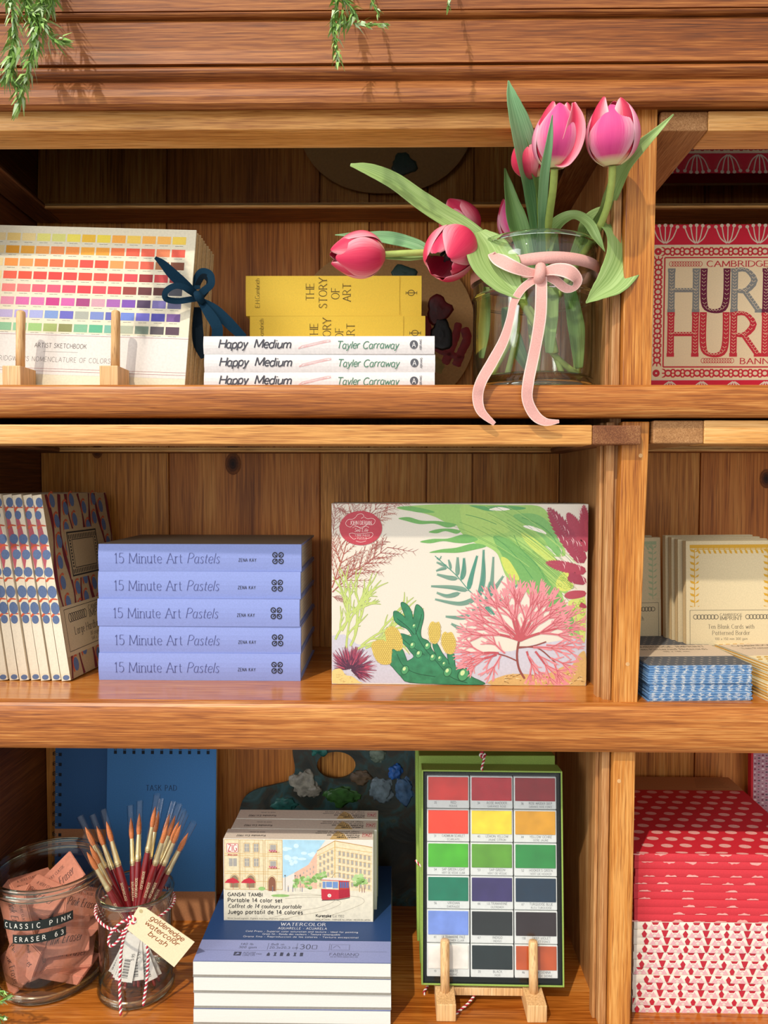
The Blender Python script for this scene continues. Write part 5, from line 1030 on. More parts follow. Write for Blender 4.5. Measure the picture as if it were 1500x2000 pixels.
# --- watercolor pads
NVY = paint('24406f', .45, .06, 700); LIL = paint('8b93c0', .5, .06, 700); PG = paint('dad7d0', .8, .03, 900); GBD = paint('8f8a80', .8)
wpx, wpw, wpd = W(377, 1880, 0).x, 211.5, 200
wp0 = None
for i in range(4):
    lb = ('white watercolor pad at the bottom of the stack of four', 'white watercolor pad second from the bottom of its stack', 'white watercolor pad third from the bottom, under the navy covered one', 'top watercolor pad with a navy cover, under the small paint boxes')[i]
    o = thing('watercolor_pad', lb, 'paper pad', (wpx + (0, .6, .3, 0)[i], (0, .8, .4, .2)[i], ZF + 17.4 * i), (0, 0, (0, .004, -.003, 0)[i]), 'watercolor pads on the bottom shelf')
    b = MB(); b.box(0, wpw, 0, wpd, 2.2, 16.7, PG, .1)
    for k in range(10): zz = 2.4 + k * 1.42; b.box(-.05, wpw + .05, -.06, wpd, zz, zz + .12, paint('dcd7cc', .8))
    b.build('page_block', o); b = MB(); b.box(-.2, wpw + .2, -.5, wpd, 0, 2.1, GBD); b.build('back_board', o)
    b = MB(); b.box(0, wpw, -.1, wpd, 16.75, 17.25, NVY); a = Art(b, (0, 0, 17.25), (1, 0, 0), (0, 1, 0), (0, 0, 1), .04); a.rect(0, -.1, wpw, 37, LIL, 1)
    if i == 3:
        wk = paint('d6d8e2', .5); dk = paint('3c4058', .5)
        a.text('WATERCOLOR', wpw * .52, 64.5, 5.6, wk, 2, thick=.12, thin=.07, serif=True, align='c', sp=.2, fit=52); a.text('AQUARELLE - ACUARELA', wpw * .52, 57.5, 4, wk, 2, thick=.1, align='c', sp=.2, fit=56)
        for k, (t0, f_) in enumerate((('Cold Press - Superior color saturation and texture - Ideal for painting', 128), ('Grain fin - Rendu des couleurs - Texture remarquable', 88), ('Grano fino - Reproduccion de los colores - Textura excepcional', 130))): a.text(t0, wpw * .52, 52 - 4.9 * k, 2.7, wk, 2, thick=.12, align='c', fit=f_)
        a.uy = a.uy * .80
        a.text('140 lb', 45, 35, 4.4, dk, 2, thick=.12); a.text('300 gsm', 44, 28, 4.4, dk, 2, thick=.12); a.text('8x8 in', 79, 35, 4.4, dk, 2, thick=.12); a.text('20,3x20,3 cm', 78, 28, 4.4, dk, 2, thick=.12)
        a.text('30', 111, 27.5, 10, dk, 2, thick=.1); a.line([(125, 28), (125, 36), (130, 36), (130, 28), (125, 28)], .7, dk, 2)
        for x in (76, 108, 144): a.line([(x, 25), (x, 40)], .4, dk, 2)
        a.frame(146, 26, 166, 38, .4, dk, 2); a.line(cr([(148, 30), (152, 36), (156, 30)], 4), .5, dk, 2); a.line([(4, 23), (wpw - 4, 23)], .3, dk, 2)
        a.rect(41, 12, 49, 20, dk, 2); a.poly([(42.5, 13.5), (47.5, 16), (45, 18.5)], LIL, 3); a.text('ACID FREE', 51, 17.6, 2.2, dk, 2, thick=.14); a.text('CHLORINE FREE', 51, 14.6, 2.2, dk, 2, thick=.14); a.text('LONG LIFE', 51, 11.6, 2.2, dk, 2, thick=.14)
        for k in range(6):
            x = 77 + k * 7.2
            a.poly(((x, 12), (x + 3.4, 12), (x + 3.4, 16), (x + 1.7, 20), (x, 16)) if k % 3 == 0 else ((x, 12), (x + 3.6, 12), (x + 2.6, 15), (x + 3.4, 19.6), (x + .2, 19.6), (x + 1, 15)) if k % 3 == 1 else ((x, 12), (x + 3.4, 12), (x + 3.4, 19.6), (x, 19.6)), dk, 2)
        a.text('FABRIANO', 145, 14, 5.6, dk, 2, thick=.1, sp=.1, fit=32); a.text('THE ART PAPER MAKERS SINCE 1264', 146, 10.6, 1.7, dk, 2, thick=.14, fit=30)
    b.build('cover', o)
ZP = ZF + 17.4 * 4 - .4
# --- three small paint boxes
GW, GH, GD = 175, 97.5, 25; BXC = paint('ddd7ca', .5, .04, 900); SKY = paint('a9cfe0', .6, .08, 120)
def gansai(b, full):
    b.box(0, GW, 0, GD, 0, GH, BXC, .5); K = paint('2f2c2a', .5); zr = paint('bf3347', .5)
    tpa = Art(b, (0, 0, GH), (1, 0, 0), (0, 1, 0), (0, 0, 1), .05)
    tpa.rect(.6, .4, GW - .6, GD - .5, paint('d9cbbb', .55), 0); tpa.poly([(124, .4), (146, .4), (140, 14), (132, 22), (127, 12)], 'cfae74', .5)
    def up(t0, x, y, h, f_, m, **k_): tpa.text(t0, x, y, h, m, 1, rot=math.pi, fit=f_, **k_)
    up('GANSAI TAMBI', 158, 7.5, 3.4, 26, K, thick=.2); up('Portable 14 color set', 158, 12.2, 3.4, 38, K, thick=.2); up('Coffret de 14 couleurs portable', 158, 16.6, 2.8, 52, K, thick=.14, slant=.2); up('Juego portatil de 14 colores', 158, 21, 2.8, 50, K, thick=.16)
    up('Kuretake Est.1902', 48, 10, 4, 34, K, thick=.16); up('MADE IN JAPAN', 46, 18, 2, 18, K, thick=.14); tpa.frame(162, 7, 172, 18, .5, zr, 1); up('ZIG', 171, 15, 6, 8, zr, thick=.14)
    if not full: return
    a = px_art(b, (243, 645, 1207, 1150), GW, GH)                       # street scene, in crop coordinates
    OCR = paint('ded0ac', .6, .1, 300); OC2 = paint('d3ab62', .6, .1, 300); OC3 = paint('b98a45', .6); PKB = paint('dfb49a', .6, .1, 300); GRY = paint('a39f98', .6); TR = paint('c23240', .5); GRN = paint('8fb56a', .6, .2, 100); GR2 = paint('a9c487', .6, .2, 100)
    a.poly([(625, 648), (900, 648), (845, 720), (790, 800), (700, 850), (640, 880), (625, 880)], SKY, 1)
    rr = random.Random(8)
    for k in range(14): x, y = rr.uniform(640, 830), rr.uniform(670, 800); a.ell(x, y, rr.uniform(12, 30), rr.uniform(6, 14), paint('c9e2ea', .6), 1.2 + .03 * k, 12)
    a.rect(250, 648, 625, 960, OCR, 1); 
    for x0, x1 in ((250, 345), (352, 500), (512, 622)):
        a.frame(x0, 650, x1, 955, 2.4, OC3, 2)
    for y in (735, 748, 845, 858, 905): a.line([(250, y), (622, y + 2)], 2.6, OC2, 2)
    for x in (365, 385, 445, 470, 530, 590): a.line([(x, 650), (x, 900)], 1.4, OC2, 2)
    for x in (380, 440): 
        for y in (675, 765): a.rect(x, y, x + 30, y + 48, GRY, 2.4); a.line([(x + 15, y), (x + 15, y + 48)], 2, OCR, 2.6); a.line([(x, y + 20), (x + 30, y + 20)], 2, OCR, 2.6); a.frame(x - 4, y - 4, x + 34, y + 52, 2.4, OC3, 2.6)
    for y in (765,): a.rect(280, y, 330, y + 48, GRY, 2.4); a.line([(305, y), (305, y + 48)], 3, OCR, 2.6)
    for y in (690, 790):
        a.rect(545, y - 10, 582, y + 34, GRY, 2.4); a.frame(540, y - 14, 587, y + 38, 2.2, OC3, 2.5)
        for k in range(9): a.ell(541 + k * 5.5, y + 24 + (k % 3) * 4, 4.6, 4, ('c9486a', 'd77a8c', 'a63a55')[k % 3], 3 + .05 * k, 8)
        a.line([(528, y + 36), (606, y + 36)], 3, OC3, 3)
    for x in (290, 395): a.poly(cr([(x, 945), (x, 890), (x + 24, 868), (x + 48, 890), (x + 48, 945)], 5), paint('8d7a60', .6), 2.6); a.line(cr([(x - 4, 945), (x - 4, 888), (x + 24, 862), (x + 52, 888), (x + 52, 945)], 5), 3, OC3, 2.8)
    a.poly(cr([(534, 965), (534, 900), (556, 876), (578, 900), (578, 965)], 5), paint('8a5a44', .6), 2.6); a.line(cr([(530, 965), (530, 898), (556, 870), (582, 898), (582, 965)], 5), 3, OC3, 2.8)
    for x in (250, 355): a.poly([(x, 916), (x + 20, 895), (x + 55, 884), (x + 80, 896), (x + 98, 914), (x + 60, 918)], TR, 3.4); a.line([(x + 55, 884), (x + 55, 955)], 2, TR, 3.2)
    a.poly([(845, 716), (960, 652), (1200, 690), (1200, 965), (960, 960), (845, 960)], OCR, 2); a.poly([(700, 850), (790, 800), (845, 720), (845, 960), (700, 960)], PKB, 1.8)
    a.line([(845, 716), (960, 652), (1200, 690)], 4, OC3, 2.6); a.line([(960, 652), (960, 960)], 5, OC2, 2.5); a.line([(845, 745), (960, 690), (1200, 722)], 3, OC2, 2.5)
    for i in range(8):
        for j in range(5):
            x = 985 + i * 27; y = 715 + j * 45 + i * 4; a.rect(x, y, x + 11, y + 25, GRY, 2.7); a.frame(x - 2, y - 2, x + 13, y + 27, 1.6, OC3, 2.8)
    for i in range(4):
        for j in range(5): x = 862 + i * 25; y = 745 - i * 12 + j * 42; a.rect(x, y, x + 9, y + 22, GRY, 2.7); a.frame(x - 2, y - 2, x + 11, y + 24, 1.4, OC3, 2.8)
    for i in range(6):
        for j in range(3): x = 715 + i * 21; y = 868 - i * 12 + j * 30; a.rect(x, y, x + 6, y + 13, GRY, 2.7)
    for j in range(5): a.line([(845, 760 + j * 42), (960, 712 + j * 44), (1200, 745 + j * 46)], 1.6, OC2, 2.65)
    a.poly([(250, 962), (620, 965), (720, 940), (880, 950), (1205, 962), (1205, 1145), (250, 1145)], paint('ded6c0', .6, .08, 200), 3)
    for q in ('620 990 800 980 960 1010 870 1060 700 1090 520 1140', '640 1010 860 1000 1000 1030 900 1080 700 1120 600 1148', '1060 990 1130 1000 1145 1030 1060 1070 940 1110 860 1146', '560 1000 700 990 900 990'): a.line(cr(J(q), 6), 2.2, 'a89c84', 3.3)
    a.ell(610, 992, 60, 9, GRN, 3.4); a.ell(490, 950, 22, 12, GRN, 3.4)
    for x, y, r_ in ((720, 905, 34), (765, 898, 36), (810, 892, 38), (850, 880, 40), (890, 865, 34), (1115, 880, 50), (1095, 905, 34), (1145, 900, 32), (700, 930, 24), (790, 930, 30)):
        for k in range(9): a.ell(x + rr.uniform(-.6, .6) * r_, y + rr.uniform(-.55, .55) * r_, r_ * .34, r_ * .26, (GRN, GR2, paint('7aa156', .6, .2, 100))[k % 3], 3.5 + .03 * k, 9)
    for x in (1118,): a.line([(x, 900), (x, 965)], 4, OC3, 3.45)
    for x in (705, 738, 640): a.line([(x, 870), (x, 965)], 2, '6f6a62', 3.6); a.ell(x, 868, 5, 5, '6f6a62', 3.7, 8)
    for x in (560, 660, 690, 750, 1135, 1150): a.line([(x, 938), (x, 968)], 5, ('7d7a8c', '9a6a62', '6f7a86')[x % 3], 3.6); a.ell(x, 933, 3.4, 3.4, 'b89878', 3.7, 8)
    # tram
    a.poly([(872, 948), (985, 952), (985, 1010), (880, 1016), (874, 1006)], TR, 4); a.poly([(985, 952), (1055, 946), (1058, 996), (985, 1010)], paint('a82838', .5), 4); a.poly([(876, 892), (985, 895), (985, 952), (872, 948)], paint('d9c8a8', .5), 4); a.poly([(985, 895), (1050, 900), (1055, 946), (985, 952)], paint('b8412f', .5), 4)
    a.poly([(868, 892), (890, 878), (1000, 878), (1055, 898), (985, 897)], paint('d8d2c8', .5), 4.2); a.line([(868, 892), (985, 897), (1056, 899)], 4, TR, 4.4)
    for x0, x1 in ((882, 900), (904, 942), (946, 980)): a.rect(x0, 903, x1, 942, paint('6f8fc0', .4), 4.4)
    for k in range(4): a.poly([(992 + k * 15, 904), (1003 + k * 15, 904), (1004 + k * 15, 940), (993 + k * 15, 941)], paint('54699c', .4), 4.4)
    a.ell(925, 988, 12, 11, 'e8e2d4', 4.6); a.ell(925, 988, 7, 7, 'c9c2b2', 4.8); a.rect(905, 938, 945, 946, paint('e8e2d4', .5), 4.6); a.line([(876, 1018), (985, 1014), (1056, 1000)], 5, '4a4642', 4.2); a.line([(940, 878), (960, 850), (990, 848)], 2, '4a4642', 4.2)
    a.rect(264, 672, 340, 728, 'efe6d6', 4); a.frame(266, 674, 338, 726, 3, zr, 5); a.text('ZIG', 302, 720, 40, zr, 5, thick=.12, align='c', fit=58); a.text('Memory System', 302, 748, 12, zr, 5, thick=.1, slant=.3, align='c', fit=62)
    a.text('GANSAI TAMBI', 270, 998, 21, K, 5, thick=.19, fit=226); a.text('Portable 14 color set', 270, 1033, 23, K, 5, thick=.19, fit=352); a.text('Coffret de 14 couleurs portable', 273, 1070, 24, K, 5, thick=.18, thin=.09, slant=.22, serif=False, fit=470); a.text('Juego portatil de 14 colores', 270, 1106, 24, K, 5, thick=.19, fit=484)
    a.line([(484, 1082), (492, 1076)], 3, K, 5); a.text('Kuretake', 838, 1122, 17, K, 5, thick=.24, fit=98); a.text('Est.1902', 946, 1122, 15, K, 5, thick=.1, fit=74); a.text('MADE IN JAPAN / FABRIQUE AU JAPON / HECHO EN JAPON', 836, 1141, 8, K, 5, thick=.13, fit=350); a.text('Water-based pigment  Pigment base eau  Pigmento base agua', 268, 1138, 8, K, 5, thick=.12, fit=400)
gx = W(437, 1800, 74).x
for i in range(3):
    lb = ('small paint box printed with a red tram, front of the three on the navy pad', 'middle small paint box, directly behind the red tram box', 'rearmost small paint box of the three on the navy pad')[i]
    o = thing('paint_box', lb, 'paint box', (gx + (0, 3.5, 4)[i], 74 + 26 * i, ZP + .1), (0, 0, (0, -.006, .003)[i]), 'small paint boxes on the navy pad'); b = MB(); gansai(b, i == 0); b.build('carton', o)
# ------------------------------------------------------------------ eraser jar
GLJ = glass('jar_glass', 'fefefd', '87928a', 1.1)
EX, EY = W(98, 1690, 80).x, 80; ER = 61
jar = thing('eraser_jar', 'wide clear glass jar full of pink erasers with black embossed labels', 'jar', (EX, EY, ZF))
b = MB(); b.lathe([(0, 0), (54, 0), (59, 2), (60, 6), (58, 11), (58.6, 20), (59.5, 60), (60, 108), (61, 117), (63.5, 121), (63.5, 124), (62, 126), (62, 128.5), (63, 130), (63, 132), (61.5, 133), (59.5, 132), (59, 118), (57.6, 108), (57, 60), (56, 22), (50, 13), (0, 11)], GLJ, 80); b.build('jar_wall', jar)
b = MB(); ring_glass(b, 61.2, 131, 2.2, 2.4, 80); b.build('rim', jar); b = MB(); ring_glass(b, 61.4, 122, 2.4, 3); b.build('neck_ring', jar); b = MB(); ring_glass(b, 57, 6, 2.6, 4.4, 80); b.build('base_ring', jar)
TAPE = paint('1c2422', .4, .08, 500); TXT = paint('d9d6cc', .6)
def arc_label(root, r, z, a0, a1, h, txt, sag, tilt=0):
    """embossed label tape bent around the glass; text laid letter by letter along the arc"""
    b = MB(); n = 24; rows = []
    for i in range(n + 1):
        t = i / n; a = a0 + (a1 - a0) * t; zz = z + tilt * (t - .5); rows.append([(r * math.cos(a), r * math.sin(a), zz - h / 2), (r * math.cos(a), r * math.sin(a), zz + h / 2)])
    b.strip(rows, TAPE); m = len(txt)
    for i, ch in enumerate(txt):
        if ch == ' ': continue
        t = (i + .7) / (m + .4); a = a0 + (a1 - a0) * t; zz = z + tilt * (t - .5); c = Vector((r * math.cos(a), r * math.sin(a), zz)); tx = Vector((-math.sin(a), math.cos(a), tilt / (r * abs(a1 - a0)))).normalized() * (1 if a1 > a0 else -1)
        q = Art(b, c, tx, (0, 0, 1), Vector((math.cos(a), math.sin(a), 0)), .25); q.text(ch, 0, -h * .25, h * .5, TXT, 1, thick=.15, align='c', sp=0)
    b.build('label_tape', root, solid=0)
def ang(px):
    q = -1.2
    for _ in range(8): q = -math.acos(max(-1, min(1, (W(px, 1800, EY + 60.4 * math.sin(q)).x - EX) / 60.4)))
    return q
arc_label(jar, 60.6, 94, ang(8), ang(143), 10.5, 'CLASSIC PINK', 0, 3); arc_label(jar, 60.2, 79, ang(24), ang(129), 10, 'ERASER 63', 0, 3)
ERS = paint('bf7a62', .75, .1, 260, bump=.15); ERI = paint('4a2f2c', .7)
er0 = None; rr = random.Random(21)
def eraser(lb, loc, rot, face):
    o = thing('eraser', lb, 'eraser', loc, rot, 'pink erasers in the glass jar'); b = MB()
    prof = [(-28, -6.5), (21, -6.5), (28, 6.5), (-21, 6.5)]
    bm = bmesh.new(); lo = [bm.verts.new((x, -18.5, z)) for x, z in prof]; hi = [bm.verts.new((x, 18.5, z)) for x, z in prof]; bm.faces.new(lo); bm.faces.new(hi[::-1])
    for i in range(4): j = (i + 1) % 4; bm.faces.new((lo[j], lo[i], hi[i], hi[j]))
    bmesh.ops.recalc_face_normals(bm, faces=bm.faces[:]); bmesh.ops.bevel(bm, geom=bm.edges[:], offset=1.1, segments=2, affect='EDGES'); b.bm(bm, ERS)
    if face:
        for z_, s_ in ((6.5, 1), (-6.5, -1)):
            q = Art(b, (3.5 if s_ > 0 else -3.5, 0, z_), (s_ * 1.22, 0, 0), (0, 1.22, 0), (0, 0, s_), .08); q.text('A VERY CLASSIC', -3, 6.5, 2.8, ERI, 1, thick=.12, thin=.07, serif=True, align='c', sp=.2, fit=22); q.text('Pink Eraser', -3, -5, 7.6, ERI, 1, thick=.09, thin=.05, slant=.35, align='c', fit=31)
    b.build('rubber', o); return o
H_ = math.pi / 2
front = [   # px, py, depth, (rx, ry, rz)
    ('pink eraser printed with a script name, upright against the jar front', 143, 1845, 40, (1.15, .02, .35)), ('pink eraser poking out highest above the jar, tilted', 122, 1720, 84, (.9, -.75, .3)),
    ('pink eraser lying just below the jar mouth at the left', 60, 1735, 84, (.35, .1, .9)), ('pink eraser beside the tilted one at the jar mouth', 82, 1752, 66, (.5, .2, -.3)),
    ('pink eraser on end at the right under the label tape', 158, 1765, 76, (.8, .5, .7)), ('pink eraser flat in a pile at the right of the jar', 155, 1795, 70, (.3, .15, .2)),
    ('pink eraser sloping under the script printed one', 158, 1880, 44, (.5, .12, .3)), ('pink eraser on the glass floor at the right front', 152, 1905, 52, (.12, .05, -.15)),
    ('pink eraser standing behind the label at the left', 26, 1790, 46, (1.3, 1.2, -.5)), ('pink eraser standing at the lower left of the jar', 34, 1868, 36, (1.45, .35, -.5)),
    ('pink eraser at the bottom left by the glass', 16, 1910, 56, (1.2, .7, -.8)), ('pink eraser on end in the middle of the jar', 66, 1860, 44, (1.3, 1.5, .2)),
    ('pink eraser behind the middle one, upright', 92, 1830, 70, (1.2, 1.3, .4)), ('pink eraser deep inside the jar at the back left', 60, 1800, 104, (.8, .3, .2)), ('pink eraser deep inside the jar at the back right', 130, 1800, 108, (.9, -.4, .5)), ('pink eraser under the others at the back', 90, 1860, 104, (.4, .2, 1.2)), ('pink eraser resting low beneath the pile', 90, 1890, 72, (.2, .1, .9))]
for lb, px, py, y, rot in front:
    p = W(px, py, y); d = Vector((p.x - EX, p.y - EY)); mx = 36
    if d.length > mx: d *= mx / d.length
    loc = (EX + d.x, EY + d.y, max(p.z, ZF + 22))
    if er0 is None: er0 = eraser(lb, loc, rot, True)
    else: dup(er0, loc, rot, lb)
# ------------------------------------------------------------------ brush jar
BX, BY = W(266, 1850, 58).x, 58
bj = thing('brush_jar', 'small clear glass jar holding red-handled watercolor brushes', 'jar', (BX, BY, ZF))
b = MB(); b.lathe([(0, 0), (38, 0), (42, 2), (43, 6), (41, 10), (40.4, 30), (40.6, 80), (41, 104), (42, 110), (43, 113), (43, 116), (41.5, 117.5), (39.6, 116.5), (39, 104), (38.4, 30), (37, 14), (33, 10), (0, 9)], GLJ, 72); b.build('jar_wall', bj)
b = MB(); ring_glass(b, 41.2, 115, 2.1, 2.6); b.build('rim', bj); b = MB(); ring_glass(b, 40, 5.5, 2.4, 4.2); b.build('base_ring', bj)
HND = paint('7c1218', .28, .08, 200, coat=.6, spec=.6); GLD = paint('ead6a4', .32, .06, 200, metal=.9); HAIR = paint('c8733c', .7, .2, 900); SLV = glass('brush_sleeve', 'fefefe', 'd4d8d4', .8, .05); STK = paint('d8d4cc', .7); SLK = paint('3a3838', .7)
br0 = None
def brush(lb, B, T):
    B, T = Vector(B), Vector(T); o = thing('paintbrush', lb, 'paintbrush', B, Vector((0, 0, 1)).rotation_difference(T - B).to_euler(), 'red-handled brushes in the glass jar'); Ln = (T - B).length
    k = (Ln - 66) ; b = MB(); z = lambda f: k * f
    b.lathe([(0, 0), (1.2, .4), (1.7, 2), (2.4, k * .3), (3.6, k * .66), (4.4, k * .84), (4.0, k * .94), (3.3, k)], HND, 14)
    q = Art(b, (0, -4.1, k * .80), (0, 0, 1), (1, 0, 0), (0, -1, 0), .45); q.text('GOLDENEDGE', -12, -1, 2.6, 'd9c9a0', 1, thick=.13); b.build('handle', o)
    b = MB(); b.lathe([(3.4, k - .5), (3.5, k + 1.5), (3.9, k + 2.2), (3.4, k + 3), (3.9, k + 4), (3.4, k + 5), (3.3, k + 8), (2.5, k + 28), (2.4, k + 29)], GLD, 14); b.build('ferrule', o)
    b = MB(); b.lathe([(2.2, k + 28.5), (2.9, k + 33), (2.8, k + 39), (1.8, k + 46), (.2, k + 52)], HAIR, 12); b.build('bristles', o)
    b = MB(); b.lathe([(3.9, k + 14), (3.9, Ln)], SLV, 14); b.build('sleeve', o)
    b = MB(); w = 7.5; rows = [[(x, -2.6 - .12 * (1 - abs(x) / w), zz) for x in (-w, -w / 2, 0, w / 2, w)] for zz in (8, 22, 36, 50, 60)]; b.strip(rows, STK, False)
    q = Art(b, (0, -2.75, 0), (1, 0, 0), (0, 0, 1), (0, -1, 0), .1)
    for i in range(13): q.rect(-5.4, 12 + i * 1.5, 1.4, 12 + i * 1.5 + (.5, .9, .4, 1.0)[i % 4], SLK, 1)
    q.text('5.95', 4.6, 30, 3, SLK, 1, thick=.12, rot=H_); b.build('sticker', o, solid=.15); return o
tips = [(520, 512, 72, 'tall brush leaning furthest left above the eraser jar'), (602, 503, 90, 'brush second along the left-leaning trio'), (672, 470, 78, 'brush third along the left-leaning trio, with the tallest tip of them'), (848, 443, 96, 'thin brush standing almost upright left of centre'), (910, 414, 92, 'thin upright brush next to the centre'), (1024, 372, 66, 'tallest brush in the jar, near the centre'), (1050, 400, 104, 'slim brush just behind the tallest one'), (1128, 418, 100, 'brush behind the right-hand cluster, left of the last pair'), (1168, 432, 90, 'brush in the middle of the right-hand cluster'), (1196, 470, 74, 'brush at the back of the thick right-hand pair'), (1262, 552, 62, 'slim brush leaning furthest right over the navy pad'), (1112, 498, 36, 'thick brush in front of the right-hand cluster'), (1208, 500, 46, 'thick brush leaning right beside the front one'), (548, 634, 60, 'lower brush at the far left, behind the lowest one'), (526, 680, 42, 'lowest brush tip, leaning far left over the eraser jar')]
for i, (cx, cy, y, lb) in enumerate(tips):
    T = W(cx / 3.333, cy / 3.333 + 1440, y); off = Vector((T.x - BX, T.y - BY)); hgt = T.z - ZF
    g = -.42; Bo = off * g
    if Bo.length > 30: Bo *= 30 / Bo.length
    t = 104 / hgt; at = Bo + (off - Bo) * t                      # where it crosses the rim
    if at.length > 33: Bo = (at * (33 / at.length) - off * t) / (1 - t); Bo *= min(1, 33 / Bo.length)
    brush(lb + ' in the brush jar' if len(lb.split()) < 12 and 'jar' not in lb else lb, (BX + Bo.x, BY + Bo.y, ZF + 10), T)
# twine and tag (tied around the brush jar)
TWR = paint('b3263a', .85, .1, 900); TWW = paint('ece6dc', .85, .08, 900)
def twine(root, pts, r=1.1, n=7, name='twine', pitch=5.5):
    P = [Vector(p) for p in cr([tuple(p) for p in pts], n)]; b = MB(); L_ = [0]
    for i in range(1, len(P)): L_.append(L_[-1] + (P[i] - P[i - 1]).length)
    N = max(8, int(L_[-1] / .8)); Q = []; j = 0
    for i in range(N + 1):
        s_ = L_[-1] * i / N
        while j < len(P) - 2 and L_[j + 1] < s_: j += 1
        Q.append(P[j].lerp(P[j + 1], (s_ - L_[j]) / max(1e-6, L_[j + 1] - L_[j])))
    for ph, m in ((0, TWR), (math.pi, TWW)):
        H = []; up = None
        for i, p in enumerate(Q):
            d = (Q[min(i + 1, N)] - Q[max(i - 1, 0)]).normalized(); up = d.orthogonal().normalized() if up is None else (up - d * up.dot(d)).normalized(); a = ph + 2 * math.pi * (L_[-1] * i / N) / pitch; H.append(p + (up * math.cos(a) + d.cross(up) * math.sin(a)) * r * .55)
        b.tube(H, r * .72, m, 6)
    return b.build(name, root)
tw = thing('twine_bow', 'red and white twine tied in a bow around the brush jar', 'twine', (0, 0, 0))
ring = []
for i in range(41):
    a = -1.75 + 2 * math.pi * i / 40; ring.append((BX + 43.2 * math.cos(a), BY + 43.2 * math.sin(a), ZF + 98 + 7 * math.sin(a) * -.3 - 8 * max(0, -math.sin(a)) ** 3))
twine(tw, ring, 1.3); K0 = W(257, 1797, 13)
twine(tw, [K0, W(240, 1800, 11), W(222, 1815, 10), W(212, 1835, 10), W(216, 1848, 10), W(230, 1838, 10), W(245, 1815, 11), K0], 1.3, name='bow_loop'); twine(tw, [K0, W(275, 1806, 11), W(296, 1822, 10), W(312, 1843, 9), W(318, 1850, 9), W(302, 1852, 9), W(286, 1830, 10), W(270, 1810, 11), K0], 1.3, name='bow_loop')
twine(tw, [K0, W(246, 1818, 11), W(238, 1850, 12), W(235, 1890, 13), W(234, 1930, 12), W(236, 1982, 6)], 1.4, name='tail'); twine(tw, [K0, W(272, 1815, 10), W(288, 1850, 11), W(288, 1900, 13), W(284, 1935, 13), W(280, 1963, 12)], 1.4, name='tail'); twine(tw, [W(250, 1794, 12), W(257, 1790, 9), W(265, 1797, 8), W(258, 1803, 9), W(250, 1797, 11)], 1.5, name='knot')
tg = thing('price_tag', 'cream paper tag handwritten in brown, hanging from the jar twine', 'tag', tuple(W(262, 1790, 8)), (0, 0, 0))
b = MB(); TG = paint('dccda8', .75, .05, 600); tc_ = [(262, 1785), (270, 1772), (284, 1773), (380, 1840), (340, 1889), (248, 1815)]
O0 = W(262, 1790, 8); dv = [W(x, y, 8 - (x - 262) * .05) - O0 for x, y in tc_]
b.face(dv, TG); b.face([p + Vector((0, .6, 0)) for p in dv][::-1], TG)
for i in range(6): j = (i + 1) % 6; b.face([dv[i], dv[j], dv[j] + Vector((0, .6, 0)), dv[i] + Vector((0, .6, 0))], TG)
ux_ = (W(380, 1840, 2.1) - W(284, 1773, 6.9)); ux_.normalize(); nn = (dv[2] - dv[5]).cross(dv[4] - dv[5]).normalized(); nn = nn if nn.y < 0 else -nn; uy_ = nn.cross(ux_).normalized(); uy_ = uy_ if uy_.z > 0 else -uy_
q = Art(b, W(284, 1773, 6.9) - O0, ux_, uy_, nn, .1)
for t0, x, y, h in (('goldenedge', 11, -7.5, 6.2), ('watercolor', 9, -15.5, 6.2), ('brush', 18, -24, 6.2)): q.text(t0, x - 1, y, h, '8a4718', 1, thick=.13, slant=.3, sp=.04, fit=43 if len(t0) > 6 else 24, wob=.8)
q.ell(-2, -6, 2.2, 2.2, 'b8a678', 1, 12); b.build('card', tg)
# ------------------------------------------------------------------ watercolor pan sets
GRN_ = paint('8ca64c', .65, .1, 700); GRD = paint('1d2420', .5); CLR = glass('window_film', 'fdfdfd', 'dde2de', .55, .03); PANW = paint('d9dcd8', .4, .04)
SW, SH, SD = 159, 236, 27; SLN = -.10
COLS = [('d83a32', 'RED', 'ROUGE', '35'), ('b82c36', 'ROSE MADDER', 'GARANCE ROSE', '34'), ('8c1e26', 'ROSE MADDER DEEP', 'GARANCE ROSE FONCE', '36'), ('e8442c', 'CADMIUM SCARLET', 'ECARLATE', '31'), ('ecd23a', 'LEMON YELLOW', 'JAUNE CITRON', '40'), ('d3982a', 'YELLOW OCHRE', 'OCRE JAUNE', '44'), ('4cae2c', 'SAP GREEN LIGHT', 'VERT DE VESSIE CLAIR', '54'), ('5f9c34', 'SAP GREEN', 'VERT DE VESSIE', '53'), ('2f8a44', "HOOKER'S GREEN", 'VERT DE HOOKER', '52'),
        ('0f7658', 'VIRIDIAN', 'EMERAUDE', '56'), ('3c3566', 'ULTRAMARINE', 'OUTREMER', '66'), ('1d3448', 'TURQUOISE BLUE', 'BLEU TURQUOISE', '67'), ('7793dc', 'ULTRAMARINE PALE', 'OUTREMER CLAIR', '61'), ('252b2c', 'INDIGO', 'INDIGO', '67'), ('2e2528', 'DEEP VIOLET', 'VIOLET FONCE', '138'), ('ece6dc', 'WHITE', 'BLANC', '10'), ('1c2a2c', 'BLACK', 'NOIR', '20'), ('b9532a', 'RAW SIENNA', 'TERRE DE SIENNE', '46')]
